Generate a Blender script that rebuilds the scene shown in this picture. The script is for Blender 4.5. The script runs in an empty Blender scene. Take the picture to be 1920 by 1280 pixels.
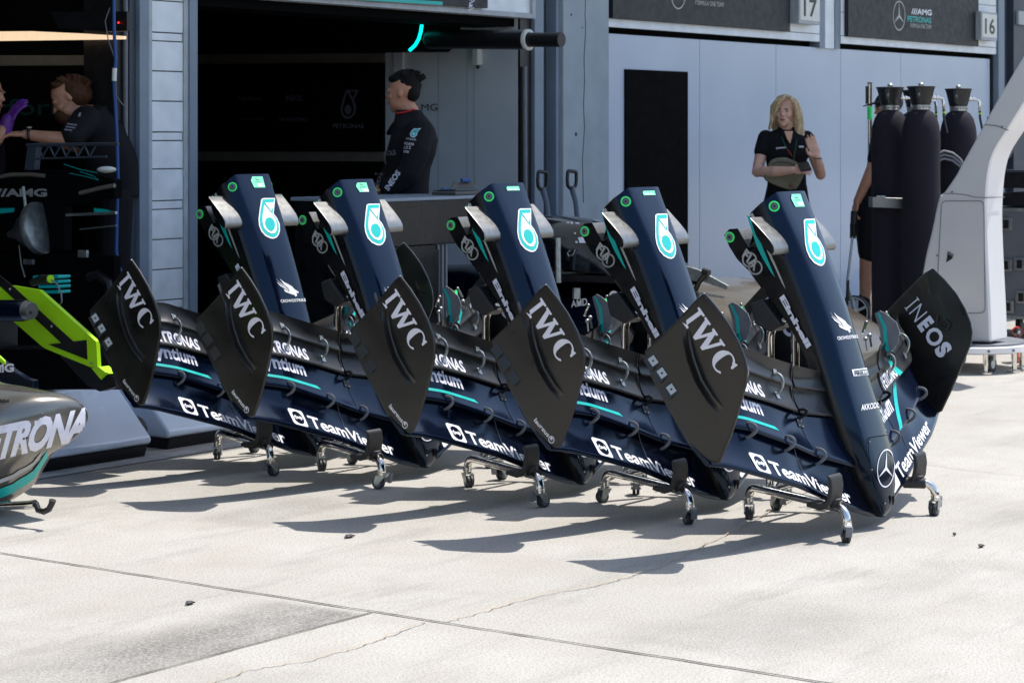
import bpy, bmesh, math, random
from mathutils import Vector, Matrix
random.seed(7)
R = math.radians
S = bpy.context.scene
# ------------------------------------------------------------------ camera, world, sun, exposure
FPX, HZ, CH = 4250.0, 255.0, 1.48          # focal length in photo pixels, horizon row, camera height
_n = math.hypot(.813, .582); CW, SW = .813 / _n, .582 / _n
cam = bpy.data.cameras.new('camera'); co = bpy.data.objects.new('camera', cam)
S.collection.objects.link(co)
co.location = (0, 0, CH); co.rotation_euler = (R(90), 0, -math.atan2(CW, SW))
cam.sensor_width = 36; cam.lens = FPX / 1920 * 36; cam.shift_y = -(640 - HZ) / 1920
cam.clip_start = .1; cam.clip_end = 3000
cam.dof.use_dof = True; cam.dof.focus_distance = 8.7; cam.dof.aperture_fstop = 10
S.camera = co
SUN = Vector((.42, -.19, 1)).normalized()
w = bpy.data.worlds.new('World'); S.world = w; w.use_nodes = True
nt = w.node_tree; bg = nt.nodes['Background']
sky = nt.nodes.new('ShaderNodeTexSky'); sky.sky_type = 'NISHITA'; sky.sun_disc = False
sky.air_density = 1.0; sky.dust_density = 1.2; sky.ozone_density = 1.0
sky.sun_elevation = math.asin(SUN.z); sky.sun_rotation = math.atan2(SUN.x, SUN.y)
nt.links.new(sky.outputs[0], bg.inputs[0]); bg.inputs[1].default_value = .15
sl = bpy.data.lights.new('sun', 'SUN'); sl.energy = 3.7; sl.angle = R(.53); sl.color = (1, .955, .895)
so = bpy.data.objects.new('sun', sl); S.collection.objects.link(so)
so.rotation_euler = SUN.to_track_quat('Z', 'Y').to_euler()
S.view_settings.view_transform = 'Standard'; S.view_settings.look = 'None'
S.view_settings.exposure = .74; S.view_settings.gamma = 1
S.cycles.use_denoising = True
S.cycles.max_bounces = 8
# ------------------------------------------------------------------ pixel -> world (photo measurements; x along the garages, y into them)
def wd(u, v, d):
    r = (u - 960) / FPX; return Vector((d * (SW * r + CW), d * (SW - CW * r), CH - (v - HZ) / FPX * d))
def wx(u, v, X): return wd(u, v, X / (SW * (u - 960) / FPX + CW))
def wy(u, v, Y): return wd(u, v, Y / (SW - CW * (u - 960) / FPX))
def wz(u, v, Z=0): return wd(u, v, (CH - Z) * FPX / (v - HZ))
# ------------------------------------------------------------------ materials
def mat(name, col, rough=.5, metal=0., coat=0., var=.12, vscale=18., bump=0., bscale=200., spec=.5, emit=None, estr=0., rvar=.08, aniso=None, tint=None):
    m = bpy.data.materials.new(name); m.use_nodes = True; t = m.node_tree; b = t.nodes['Principled BSDF']
    b.inputs['Metallic'].default_value = metal; b.inputs['Specular IOR Level'].default_value = spec
    b.inputs['Coat Weight'].default_value = coat; b.inputs['Coat Roughness'].default_value = .08
    tc = t.nodes.new('ShaderNodeTexCoord')
    nz = t.nodes.new('ShaderNodeTexNoise'); nz.inputs['Scale'].default_value = vscale; nz.inputs['Detail'].default_value = 6
    if aniso:
        mp = t.nodes.new('ShaderNodeMapping'); mp.inputs['Scale'].default_value = aniso
        t.links.new(tc.outputs['Object'], mp.inputs[0]); t.links.new(mp.outputs[0], nz.inputs['Vector'])
    else: t.links.new(tc.outputs['Object'], nz.inputs['Vector'])
    rp = t.nodes.new('ShaderNodeMapRange'); rp.inputs[1].default_value = .3; rp.inputs[2].default_value = .7
    rp.inputs[3].default_value = 1 - var; rp.inputs[4].default_value = 1 + var
    t.links.new(nz.outputs[0], rp.inputs[0])
    mx = t.nodes.new('ShaderNodeVectorMath'); mx.operation = 'SCALE'; mx.inputs[0].default_value = col[:3]
    t.links.new(rp.outputs[0], mx.inputs['Scale']); t.links.new(mx.outputs[0], b.inputs['Base Color'])
    rr = t.nodes.new('ShaderNodeMapRange'); rr.inputs[1].default_value = .3; rr.inputs[2].default_value = .7
    rr.inputs[3].default_value = max(.02, rough - rvar); rr.inputs[4].default_value = min(1, rough + rvar)
    t.links.new(nz.outputs[0], rr.inputs[0]); t.links.new(rr.outputs[0], b.inputs['Roughness'])
    if bump:
        n2 = t.nodes.new('ShaderNodeTexNoise'); n2.inputs['Scale'].default_value = bscale; n2.inputs['Detail'].default_value = 4
        t.links.new(tc.outputs['Object'], n2.inputs['Vector'])
        bp = t.nodes.new('ShaderNodeBump'); bp.inputs['Strength'].default_value = bump; bp.inputs['Distance'].default_value = .004
        t.links.new(n2.outputs[0], bp.inputs['Height']); t.links.new(bp.outputs[0], b.inputs['Normal'])
    if tint: b.inputs['Specular Tint'].default_value = (*tint, 1)
    if emit:
        b.inputs['Emission Color'].default_value = (*emit, 1); b.inputs['Emission Strength'].default_value = estr
    return m
def carbon(name, col, rough, wscale=420.):
    m = mat(name, col, rough, 0, .2, .45, 7, rvar=.12)
    t = m.node_tree; b = t.nodes['Principled BSDF']
    tc = t.nodes.new('ShaderNodeTexCoord'); ck = t.nodes.new('ShaderNodeTexWave'); ck.wave_type = 'BANDS'; ck.bands_direction = 'DIAGONAL'
    ck.inputs['Scale'].default_value = wscale / 6; ck.inputs['Distortion'].default_value = .4
    t.links.new(tc.outputs['Object'], ck.inputs[0])
    bp = t.nodes.new('ShaderNodeBump'); bp.inputs['Strength'].default_value = .12; bp.inputs['Distance'].default_value = .001
    t.links.new(ck.outputs[0], bp.inputs['Height']); t.links.new(bp.outputs[0], b.inputs['Normal'])
    return m
M = {}
M['navy'] = mat('navy_satin_paint', (.0018, .0040, .0128), .15, 0, .10, .15, 9, rvar=.04, spec=.36, tint=(.45, .70, 1.))
M['navydark'] = mat('black_satin_paint', (.004, .0045, .006), .3, 0, .1, .2, 12, spec=.35)
M['carbon'] = carbon('matt_carbon', (.013, .0125, .0115), .42)
M['endplate'] = carbon('brushed_carbon', (.0120, .0108, .0085), .37)
M['white'] = mat('white_print', (.78, .78, .80), .4, var=.04)
M['lilac'] = mat('pale_print', (.72, .72, .80), .35, var=.05)
M['teal'] = mat('teal_print', (.0, .46, .42), .4, var=.05)
M['silverprint'] = mat('silver_print', (.42, .43, .42), .4, .2, var=.08)
M['green'] = mat('fluorescent_green', (.06, .95, .20), .5, var=.05)
M['mint'] = mat('mint_sticker', (.2, .85, .45), .5, var=.05)
M['lime'] = mat('lime_paint', (.42, .80, .01), .4, var=.05)
M['silver'] = mat('brushed_titanium', (.27, .27, .26), .40, .9, 0, .10, 40, rvar=.04)
M['chrome'] = mat('polished_steel_tube', (.72, .69, .64), .09, 1, 0, .1, 30, rvar=.04)
M['zinc'] = mat('zinc_plate', (.42, .45, .44), .38, .85, var=.2, vscale=40)
M['rubber'] = mat('black_rubber', (.018, .018, .019), .55, var=.2, vscale=30)
M['tyre'] = mat('grey_caster_rubber', (.035, .037, .042), .6, var=.25, vscale=50)
M['greyhub'] = mat('grey_plastic', (.16, .17, .19), .5)
M['black'] = mat('black_plastic', (.01, .01, .011), .4)
M['addedstand'] = mat('added_dark_stand', (.03, .032, .036), .8, var=.3, vscale=.5)
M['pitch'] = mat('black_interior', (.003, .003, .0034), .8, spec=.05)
M['concrete'] = mat('painted_concrete', (.34, .385, .415), .8, var=.1, vscale=5, bump=.25, bscale=60)
M['steelblue'] = mat('blue_grey_steel', (.20, .245, .30), .5, .0, var=.1, vscale=4)
M['steeldark'] = mat('dark_blue_steel', (.045, .058, .078), .5, var=.12, vscale=4)
M['cladding'] = mat('pale_metal_cladding', (.76, .79, .80), .55, .1, var=.1, vscale=7, bump=.25, bscale=25)
M['trim'] = mat('pale_trim', (.42, .44, .45), .6, var=.15, vscale=12)
M['panel'] = mat('gloss_grey_panel', (.53, .60, .69), .20, .0, .3, var=.025, vscale=1.5, rvar=.03)
M['panelin'] = mat('grey_garage_panel', (.62, .65, .68), .35, 0, .1, var=.06, vscale=3)
M['signbg'] = mat('dark_grey_sign', (.008, .0085, .012), .55, var=.08)
M['signw'] = mat('white_number_box', (.72, .72, .66), .5, var=.04)
M['beige'] = mat('beige_strip', (.15, .13, .10), .6)
M['silverpaint'] = mat('silver_metallic_paint', (.76, .76, .77), .30, .35, .3, var=.03, vscale=1.2, rvar=.02)
M['fabric'] = mat('black_sleeve_fabric', (.0145, .0125, .0210), .85, var=.25, vscale=30, bump=.3, bscale=500, spec=.25)
M['casegrey'] = mat('grey_case_laminate', (.20, .21, .23), .4, .3, var=.08, vscale=6)
M['lidgrey'] = mat('smoked_grey_plastic', (.075, .072, .066), .35)
M['gloss'] = mat('gloss_black_bodywork', (.004, .005, .009), .08, 0, .8)
M['shinycarbon'] = carbon('polished_carbon', (.12, .12, .12), .22); M['shinycarbon'].node_tree.nodes['Principled BSDF'].inputs['Metallic'].default_value = .75
M['red'] = mat('red_plastic', (.6, .02, .015), .4)
M['blue'] = mat('blue_hose', (.01, .07, .26), .5)
M['skin'] = mat('skin', (.72, .41, .29), .5, var=.1, vscale=25)
M['lip'] = mat('lip', (.38, .10, .09), .45)
M['skin2'] = mat('tanned_skin', (.44, .21, .125), .55, var=.1, vscale=25)
M['blond'] = mat('blond_hair', (.56, .40, .22), .5, var=.65, vscale=22, bump=.5, bscale=160, aniso=(6, 6, .6))
M['darkhair'] = mat('dark_hair', (.007, .006, .005), .75, var=.4, vscale=60, bump=.6, bscale=150, spec=.15)
M['brownhair'] = mat('brown_hair', (.06, .024, .010), .7, var=.4, vscale=60, bump=.6, bscale=150, spec=.2)
M['cloth'] = mat('black_cloth', (.008, .008, .010), .85, var=.3, vscale=12, bump=.4, bscale=90, spec=.2)
M['khaki'] = mat('khaki_cloth', (.17, .155, .10), .8, var=.15, vscale=20, bump=.4, bscale=120)
M['leather'] = mat('brown_leather', (.16, .05, .02), .6)
M['purple'] = mat('purple_glove', (.10, .015, .20), .5)
M['eye'] = mat('dark_eye', (.02, .015, .012), .25)
M['bronze'] = mat('bronze_carbon', (.10, .085, .065), .3, .2, .4, var=.12, vscale=3)
M['ramp'] = mat('pale_blue_grey_gloss', (.70, .80, .95), .2, .0, .9, var=.06, vscale=4)
M['neon'] = mat('teal_light_strip', (.0, .3, .28), .4, emit=(.0, .9, .78), estr=1.1)
M['lamp'] = mat('lit_ceiling_panel', (.5, .4, .3), .6, emit=(1, .72, .45), estr=.55)
M['led'] = mat('red_led', (.5, 0, 0), .4, emit=(1, .02, .02), estr=2.5)
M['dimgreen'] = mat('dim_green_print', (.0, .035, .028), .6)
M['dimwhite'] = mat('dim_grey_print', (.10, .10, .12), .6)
# ------------------------------------------------------------------ mesh builder
def V(*a): return Vector(a)
class MB:
    def __init__(s): s.flat = False; s.v = []; s.f = []; s.mi = []; s.mats = []
    def k(s, m):
        m = M[m] if isinstance(m, str) else m
        if m not in s.mats: s.mats.append(m)
        return s.mats.index(m)
    def add(s, vs, fs, m, X=None):
        o = len(s.v); k = s.k(m)
        for p in vs:
            p = Vector(p); s.v.append(X @ p if X else p)
        for f in fs: s.f.append([o + i for i in f]); s.mi.append(k)
        return s
    def box(s, c, d, m, X=None, bev=0):
        c = Vector(c); x, y, z = [q / 2 for q in d]
        if bev:
            s.flat = True; b = min(bev, x * .9, y * .9, z * .9); vs = []
            bm = bmesh.new(); bmesh.ops.create_cube(bm, size=1)
            for q in bm.verts: q.co = Vector((q.co.x * 2 * x, q.co.y * 2 * y, q.co.z * 2 * z))
            bmesh.ops.bevel(bm, geom=bm.edges[:], offset=b, segments=2, affect='EDGES', profile=.5)
            bm.verts.index_update()
            s.add([c + q.co for q in bm.verts], [[q.index for q in f.verts] for f in bm.faces], m, X); bm.free(); return s
        vs = [c + V(i * x, j * y, k * z) for k in (-1, 1) for j in (-1, 1) for i in (-1, 1)]
        return s.add(vs, [(0, 2, 3, 1), (4, 5, 7, 6), (0, 1, 5, 4), (2, 6, 7, 3), (0, 4, 6, 2), (1, 3, 7, 5)], m, X)
    def span(s, a, b, m, bev=0, X=None):
        a, b = Vector(a), Vector(b); return s.box((a + b) / 2, [abs(q) for q in (b - a)], m, X, bev)
    def prism(s, poly, ext, m, X=None):
        ext = Vector(ext); n = len(poly); A = [Vector(p) for p in poly]
        fs = [list(range(n)), list(range(2 * n - 1, n - 1, -1))] + [(i, (i + 1) % n, n + (i + 1) % n, n + i) for i in range(n)]
        return s.add(A + [p + ext for p in A], fs, m, X)
    def poly(s, pts, m, X=None): return s.add(pts, [list(range(len(pts)))], m, X)
    def loft(s, rings, m, c0=True, c1=True, closed=True, X=None):
        n = len(rings[0]); vs = [p for r in rings for p in r]; fs = []
        for j in range(len(rings) - 1):
            for i in range(n if closed else n - 1):
                a, b = j * n + i, j * n + (i + 1) % n; fs.append((a, b, b + n, a + n))
        if c0: fs.append(list(range(n))[::-1])
        if c1: fs.append([(len(rings) - 1) * n + i for i in range(n)])
        return s.add(vs, fs, m, X)
    def tube(s, pts, r, m, n=10, X=None, flat=None, up=None):
        P = [Vector(p) for p in pts]; rs = r if isinstance(r, (list, tuple)) else [r] * len(P)
        rings = []; t0 = (P[1] - P[0]).normalized()
        u = Vector(up) if up else (V(0, 0, 1) if abs(t0.z) < .9 else V(1, 0, 0))
        for i, p in enumerate(P):
            t = (P[min(i + 1, len(P) - 1)] - P[max(i - 1, 0)]).normalized()
            u = (u - t * u.dot(t)).normalized(); w_ = t.cross(u)
            q = flat or (1, 1)
            rings.append([p + (u * math.cos(a) * q[0] + w_ * math.sin(a) * q[1]) * rs[i] for a in [2 * math.pi * k / n for k in range(n)]])
        return s.loft(rings, m, X=X)
    def lathe(s, prof, m, X=None, n=20, c0=True, c1=True):
        return s.loft([[V(r * math.cos(2 * math.pi * k / n), r * math.sin(2 * math.pi * k / n), z) for k in range(n)] for r, z in prof], m, c0, c1, X=X)
    def ell(s, c, r, m, X=None, nu=14, nv=9):
        c = Vector(c); r = (r, r, r) if not isinstance(r, (tuple, list)) else r
        rings = []
        for j in range(nv + 1):
            ph = -math.pi / 2 + math.pi * (j + .02) / (nv + .04)
            rings.append([V(r[0] * math.cos(ph) * math.cos(2 * math.pi * k / nu), r[1] * math.cos(ph) * math.sin(2 * math.pi * k / nu), r[2] * math.sin(ph)) for k in range(nu)])
        T = Matrix.Translation(c) if X is None else Matrix.Translation(c) @ X.to_4x4()
        return s.loft(rings, m, X=T)
    def txt(s, string, fn, m, bold=0., shear=0., sp=1., cut=None):
        vs, fs = text2d(string, bold, shear, sp, cut); return s.add([fn(x, y) for x, y in vs], fs, m)
    def ring(s, c, ax, ay, r0, r1, m, n=28, a0=0, a1=2 * math.pi):
        c = Vector(c); ax = Vector(ax); ay = Vector(ay); vs = []; fs = []
        full = abs(a1 - a0) > 6.28; k = n if full else n + 1
        for i in range(k):
            a = a0 + (a1 - a0) * i / n; d = ax * math.cos(a) + ay * math.sin(a); vs += [c + d * r0, c + d * r1]
        for i in range(n): j = (i + 1) % k; fs.append((2 * i, 2 * i + 1, 2 * j + 1, 2 * j))
        return s.add(vs, fs, m)
    def disc(s, c, ax, ay, r, m, n=24):
        c = Vector(c); return s.poly([c + (Vector(ax) * math.cos(2 * math.pi * i / n) + Vector(ay) * math.sin(2 * math.pi * i / n)) * r for i in range(n)], m)
    def build(s, name, parent=None, sharp=35, bev=0, org=None):
        me = bpy.data.meshes.new(name); me.from_pydata([tuple(p) for p in s.v], [], s.f)
        for m in s.mats: me.materials.append(m)
        for p, k in zip(me.polygons, s.mi): p.material_index = k
        bm = bmesh.new(); bm.from_mesh(me); bmesh.ops.recalc_face_normals(bm, faces=bm.faces[:]); bm.to_mesh(me); bm.free()
        if sharp: me.shade_smooth(); me.set_sharp_from_angle(angle=R(sharp))
        o = bpy.data.objects.new(name, me); S.collection.objects.link(o)
        if org is not None:
            me.transform(Matrix.Translation(-Vector(org))); o.location = org
        if parent is not None:
            o.parent = parent
        if bev:
            b = o.modifiers.new('bevel', 'BEVEL'); b.width = bev; b.segments = 2; b.limit_method = 'ANGLE'; b.angle_limit = R(40)
        if sharp and s.flat: wn = o.modifiers.new('weighted_normal', 'WEIGHTED_NORMAL'); wn.keep_sharp = True; wn.weight = 80
        elif bev: wn = o.modifiers.new('weighted_normal', 'WEIGHTED_NORMAL'); wn.keep_sharp = True; wn.weight = 80
        return o
_tc = {}
def text2d(string, bold=0., shear=0., sp=1., cut=None):
    key = (string, bold, shear, sp, cut)
    if key not in _tc:
        c = bpy.data.curves.new('lettering', 'FONT'); c.body = string; c.offset = bold; c.shear = shear; c.resolution_u = 3; c.space_character = sp
        o = bpy.data.objects.new('lettering', c); S.collection.objects.link(o)
        dg = bpy.context.evaluated_depsgraph_get(); me = o.evaluated_get(dg).to_mesh()
        vs = [(p.co.x, p.co.y) for p in me.vertices]; fs = [list(p.vertices) for p in me.polygons]
        o.evaluated_get(dg).to_mesh_clear(); bpy.data.objects.remove(o); bpy.data.curves.remove(c)
        x0 = min(p[0] for p in vs); x1 = max(p[0] for p in vs); y0 = min(p[1] for p in vs); y1 = max(p[1] for p in vs)
        vs = [((x - x0) / (x1 - x0), (y - y0) / (y1 - y0)) for x, y in vs]
        if cut:   # extra cuts so the letters can follow a curved surface
            bm = bmesh.new(); q = [bm.verts.new((x, y, 0)) for x, y in vs]
            for f in fs:
                try: bm.faces.new([q[i] for i in f])
                except ValueError: pass
            for n_, ax in ((cut[0], (1, 0, 0)), (cut[1], (0, 1, 0))):
                for k in range(1, n_): bmesh.ops.bisect_plane(bm, geom=bm.verts[:] + bm.edges[:] + bm.faces[:], plane_co=[k / n_ * t for t in ax], plane_no=ax)
            bm.verts.index_update(); vs = [(p.co.x, p.co.y) for p in bm.verts]; fs = [[p.index for p in f.verts] for f in bm.faces]; bm.free()
        _tc[key] = (vs, fs)
    return _tc[key]
def quad(o, x, y, off=None):
    "affine decal map: origin, end of the baseline, top of the left edge"
    o, x, y = Vector(o), Vector(x), Vector(y); d = Vector(off) if off else V(0, 0, 0)
    return lambda a, b: o + (x - o) * a + (y - o) * b + d
def tag(o, label, cat, group=None, kind=None):
    if label: o['label'] = label
    if cat: o['category'] = cat
    if group: o['group'] = group
    if kind: o['kind'] = kind
    return o
def root(name, loc, label, cat, group=None, rz=0):
    o = bpy.data.objects.new(name, None); S.collection.objects.link(o); o.location = loc; o.rotation_euler.z = rz
    o.empty_display_size = .1
    return tag(o, label, cat, group)
def world_child(mb, name, parent, **k):
    "mesh drawn in world coordinates, attached to a root that is not rotated"
    o = mb.build(name, parent, **k); o.data.transform(Matrix.Translation(-parent.location)); return o
def dup(src, loc, label, group=None):
    r = src.copy(); S.collection.objects.link(r); r.location = loc; r['label'] = label
    if group: r['group'] = group
    for ch in list(src.children):
        c = ch.copy(); S.collection.objects.link(c); c.parent = r
        for g in list(ch.children):
            d = g.copy(); S.collection.objects.link(d); d.parent = c
    return r
# ------------------------------------------------------------------ ground
def ground_material():
    m = bpy.data.materials.new('pit_lane_concrete'); m.use_nodes = True; t = m.node_tree; b = t.nodes['Principled BSDF']; N = t.nodes.new; L = t.links.new
    tc = N('ShaderNodeTexCoord'); sep = N('ShaderNodeSeparateXYZ'); L(tc.outputs['Object'], sep.inputs[0])
    def noise(sc, det=6, rough=.6, vec=None):
        n = N('ShaderNodeTexNoise'); n.inputs['Scale'].default_value = sc; n.inputs['Detail'].default_value = det; n.inputs['Roughness'].default_value = rough
        L(vec or tc.outputs['Object'], n.inputs['Vector']); return n.outputs[0]
    def mr(x, a, c, lo, hi):
        r = N('ShaderNodeMapRange'); r.interpolation_type = 'SMOOTHSTEP'
        for i, q in enumerate((a, c, lo, hi)): r.inputs[i + 1].default_value = q
        L(x, r.inputs[0]); return r.outputs[0]
    def mul(*xs):
        o = xs[0]
        for x in xs[1:]:
            k = N('ShaderNodeMath'); k.operation = 'MULTIPLY'
            if isinstance(o, (int, float)): k.inputs[0].default_value = o
            else: L(o, k.inputs[0])
            if isinstance(x, (int, float)): k.inputs[1].default_value = x
            else: L(x, k.inputs[1])
            o = k.outputs[0]
        return o
    def mix(f, a, c):
        k = N('ShaderNodeMix'); k.data_type = 'RGBA'; L(f, k.inputs[0])
        for s, q in ((6, a), (7, c)):
            if isinstance(q, tuple): k.inputs[s].default_value = (*q, 1)
            else: L(q, k.inputs[s])
        return k.outputs[2]
    base = mix(mr(noise(.9), .35, .65, 0, 1), (.395, .378, .345), (.455, .438, .405))
    base = mix(mr(noise(3.2), .35, .7, 0, .6), base, (.37, .345, .30))
    base = mix(mr(noise(140, 3, .7), .46, .64, 0, .8), base, (.20, .19, .172))
    base = mix(mr(noise(230, 2, .7), .56, .68, 0, .5), base, (.60, .58, .53))
    # scuffs drawn out along the traffic direction (x) and soft dark blotches
    mp = N('ShaderNodeMapping'); mp.inputs['Scale'].default_value = (.7, 3.2, 1); L(tc.outputs['Object'], mp.inputs[0])
    base = mix(mul(mr(noise(1.1, 8, .7, mp.outputs[0]), .50, .70, 0, 1), mr(noise(60, 3), .35, .6, .35, 1), .45), base, (.16, .155, .145))
    base = mix(mul(mr(noise(.8, 6), .52, .70, 0, 1), mr(noise(45, 4), .3, .7, .3, 1), .32), base, (.19, .185, .17))
    # tyre rubber laid on the slab edge, ending at the joints
    X, Y = sep.outputs[0], sep.outputs[1]
    for (x0, x1, xa, xb, y0, y1, ya, yb, s) in ((3.9, 4.7, 5.40, 5.475, 4.452, 4.457, 4.66, 4.92, .8), (5.56, 5.65, 6.2, 6.6, 3.0, 3.2, 3.5, 3.8, .22), (6.4, 6.7, 7.2, 7.6, 3.15, 3.25, 3.35, 3.5, .2), (6.3, 6.5, 6.9, 7.2, 5.75, 5.85, 6.05, 6.2, .35)):
        msk = mul(mr(X, x0, x1, 0, 1), mr(X, xa, xb, 1, 0), mr(Y, y0, y1, 0, 1), mr(Y, ya, yb, 1, 0), mr(noise(70, 8, .8), .38, .60, .35, 1), mr(noise(5, 7, .75), .25, .6, .45, 1), s)
        base = mix(msk, base, (.07, .07, .068))
    L(base, b.inputs['Base Color']); b.inputs['Roughness'].default_value = .85; b.inputs['Specular IOR Level'].default_value = .25
    bp = N('ShaderNodeBump'); bp.inputs['Strength'].default_value = .16; bp.inputs['Distance'].default_value = .003; L(noise(170, 4, .7), bp.inputs['Height']); L(bp.outputs[0], b.inputs['Normal'])
    return m
M['ground'] = ground_material()
M['joint'] = mat('joint_filler', (.055, .048, .04), .9, var=.4, vscale=20)
M['sealant'] = mat('crack_sealant', (.37, .30, .20), .8, var=.4, vscale=9)
M['linew'] = mat('worn_white_line', (.42, .42, .42), .7, var=.25, vscale=9)
g = MB(); g.poly([V(-400, -400, 0), V(600, -400, 0), V(600, 400, 0), V(-400, 400, 0)], 'ground')
def ribbon(mb, pts, wd_, m, z, jit=0., n=14):
    rnd = random.Random(5); P = []
    for a, b in zip(pts, pts[1:]):
        for i in range(n): P.append(Vector(a).lerp(Vector(b), i / n))
    P.append(Vector(pts[-1])); vs = []; fs = []
    for i, p in enumerate(P):
        t = (P[min(i + 1, len(P) - 1)] - P[max(i - 1, 0)]).normalized(); nn = V(-t.y, t.x, 0); o = rnd.uniform(-jit, jit); q = wd_ * (1 + rnd.uniform(-.35, .35) * (jit > 0)) / 2
        vs += [V(p.x, p.y, z) + nn * (o + q), V(p.x, p.y, z) + nn * (o - q)]
    mb.add(vs, [(2 * i, 2 * i + 1, 2 * i + 3, 2 * i + 2) for i in range(len(P) - 1)], m)
tag(g.build('ground', sharp=0), 'pale sunlit concrete pit lane slabs', 'ground', kind='structure')
j = MB()
ribbon(j, [(5.48, 0, 0), (5.48, 7.3, 0)], .0075, 'joint', .004, .003, 90)
ribbon(j, [(5.472, 4.45, 0), (1, 4.45, 0)], .005, 'joint', .004, .002, 60)
tag(j.build('ground_joints', sharp=0), 'dark straight joints between the concrete slabs', 'joint', kind='structure')
j = MB(); ribbon(j, [wz(u, v) for u, v in ((380, 1290), (470, 1256), (585, 1238), (690, 1208), (800, 1166))], .0042, 'sealant', .008, .008, 12)
ribbon(j, [wz(u, v) for u, v in ((842, 1166), (905, 1148), (1000, 1120), (1130, 1096), (1235, 1065), (1310, 1030), (1400, 985), (1500, 930), (1570, 890), (1680, 862), (1800, 880), (1925, 893))], .0042, 'sealant', .008, .008, 12)
tag(j.build('ground_cracks', sharp=0), 'thin ochre sealed cracks wandering across the slabs', 'crack', kind='structure')
j = MB(); j.poly([V(-20, 7.34, .004), V(11, 7.34, .004), V(11, 7.46, .004), V(-20, 7.46, .004)], 'linew')
tag(j.build('painted_line', sharp=0), 'worn pale painted line along the garages', 'road marking', kind='structure')
M['apron'] = mat('garage_apron_floor', (.16, .165, .17), .55, var=.15, vscale=3)
j = MB(); j.poly([V(-20, 8.95, .004), V(60, 8.95, .004), V(60, 15.9, .004), V(-20, 15.9, .004)], 'apron')
tag(j.build('garage_floor', sharp=0), 'grey painted garage floor', 'floor', kind='structure')
# bits lying on the ground
rl = ['small dark rubber crumb on the pale slab left of the long joint', 'flat black rubber scrap in the shadow of the second wing', 'black rubber crumb on bright concrete near the right edge', 'round dark bolt cap lying on the concrete at the far right']
for (u, v, s), lb in zip(((356, 1130, .016), (655, 1005, .022), (1790, 1001, .007), (1840, 1023, .014)), rl):
    b = MB(); p = wz(u, v, .006); b.ell((0, 0, 0), (s, s * .45, .006), 'rubber', nu=9, nv=5); b.tube([V(-s * 1.2, 0, 0), V(-s * .3, s * .4, .003), V(s * .5, s * .2, .002), V(s * 1.2, -s * .3, 0)], [.002, .005, .005, .002], 'rubber', 6)
    o = b.build('rubber_crumb', sharp=60); o.location = p; tag(o, lb, 'debris')
# ------------------------------------------------------------------ garage building
YW = 9.33
b = MB()
def pillar_clad():
    r = root('pillar', (9.63, YW, 0), 'narrow pillar of pale riveted cladding between two blue grey steel columns', 'pillar')
    px = lambda u: wy(u, 300, YW).x
    m = MB(); m.span((px(262), YW + .0, 0), (px(280), YW + .35, 4), 'steelblue', .004); m.span((px(250), YW + .03, 0), (px(262) - .001, YW + .35, 4), 'steeldark', .004); world_child(m, 'steel_column', r)
    m = MB(); m.span((px(356), YW + .0, 0), (px(371), YW + .35, 4), 'steelblue', .004); world_child(m, 'steel_column', r)
    m = MB(); m.span((px(280) + .001, YW + .012, 0), (px(288), YW + .3, 4), 'trim'); m.span((px(348), YW + .012, 0), (px(356) - .001, YW + .3, 4), 'trim'); world_child(m, 'edge_trim', r)
    m = MB(); z = -.1; hs = [.175, .05, .185, .165, .05, .18, .175]; k = 0
    while z < 3.6:
        h = hs[k % 7]; off = .004 if h < .1 else 0
        m.span((px(288) + .001, YW + .02 + off, z), (px(348) - .001, YW + .25, z + h - .006), 'cladding', .004); z += h; k += 1
    m.span((px(288) + .002, YW + .035, 0), (px(348) - .002, YW + .24, 3.59), 'joint'); world_child(m, 'cladding', r)
pillar_clad()
def hpillar():
    r = root('pillar', (13.9, YW, 0), 'wide grey blue concrete pillar with a long vertical crack', 'pillar')
    px = lambda u: wy(u, 300, YW).x
    m = MB(); m.span((px(1052), YW - .02, 0), (px(1138), YW + .5, 4), 'concrete', .01)
    ck = [wy(u, v, YW - .021) for u, v in ((1098, -10), (1097, 30), (1098, 60), (1095, 110), (1096, 150), (1094, 200), (1096, 240), (1092, 300), (1094, 380))]
    for p, q in zip(ck, ck[1:]): m.tube([p, q], .003, 'joint', 5)
    for u, v, s in ((1080, 252, .016), (1071, 28, .01), (1092, 52, .007)): m.disc(wy(u, v, YW - .0212), (1, 0, 0), (0, 0, 1), s, 'joint', 10)
    world_child(m, 'concrete_shaft', r)
    m = MB(); m.span((px(1007), YW + .02, 0), (px(1024), YW + .3, 4), 'steelblue', .004); m.span((px(1024) + .001, YW + .1, 0), (px(1045), YW + .3, 4), 'steeldark'); m.span((px(1045) + .001, YW + .01, 0), (px(1052) - .001, YW + .3, 4), 'steelblue', .004); world_child(m, 'steel_jamb', r)
hpillar()
px = lambda u: wy(u, 300, YW).x
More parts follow.
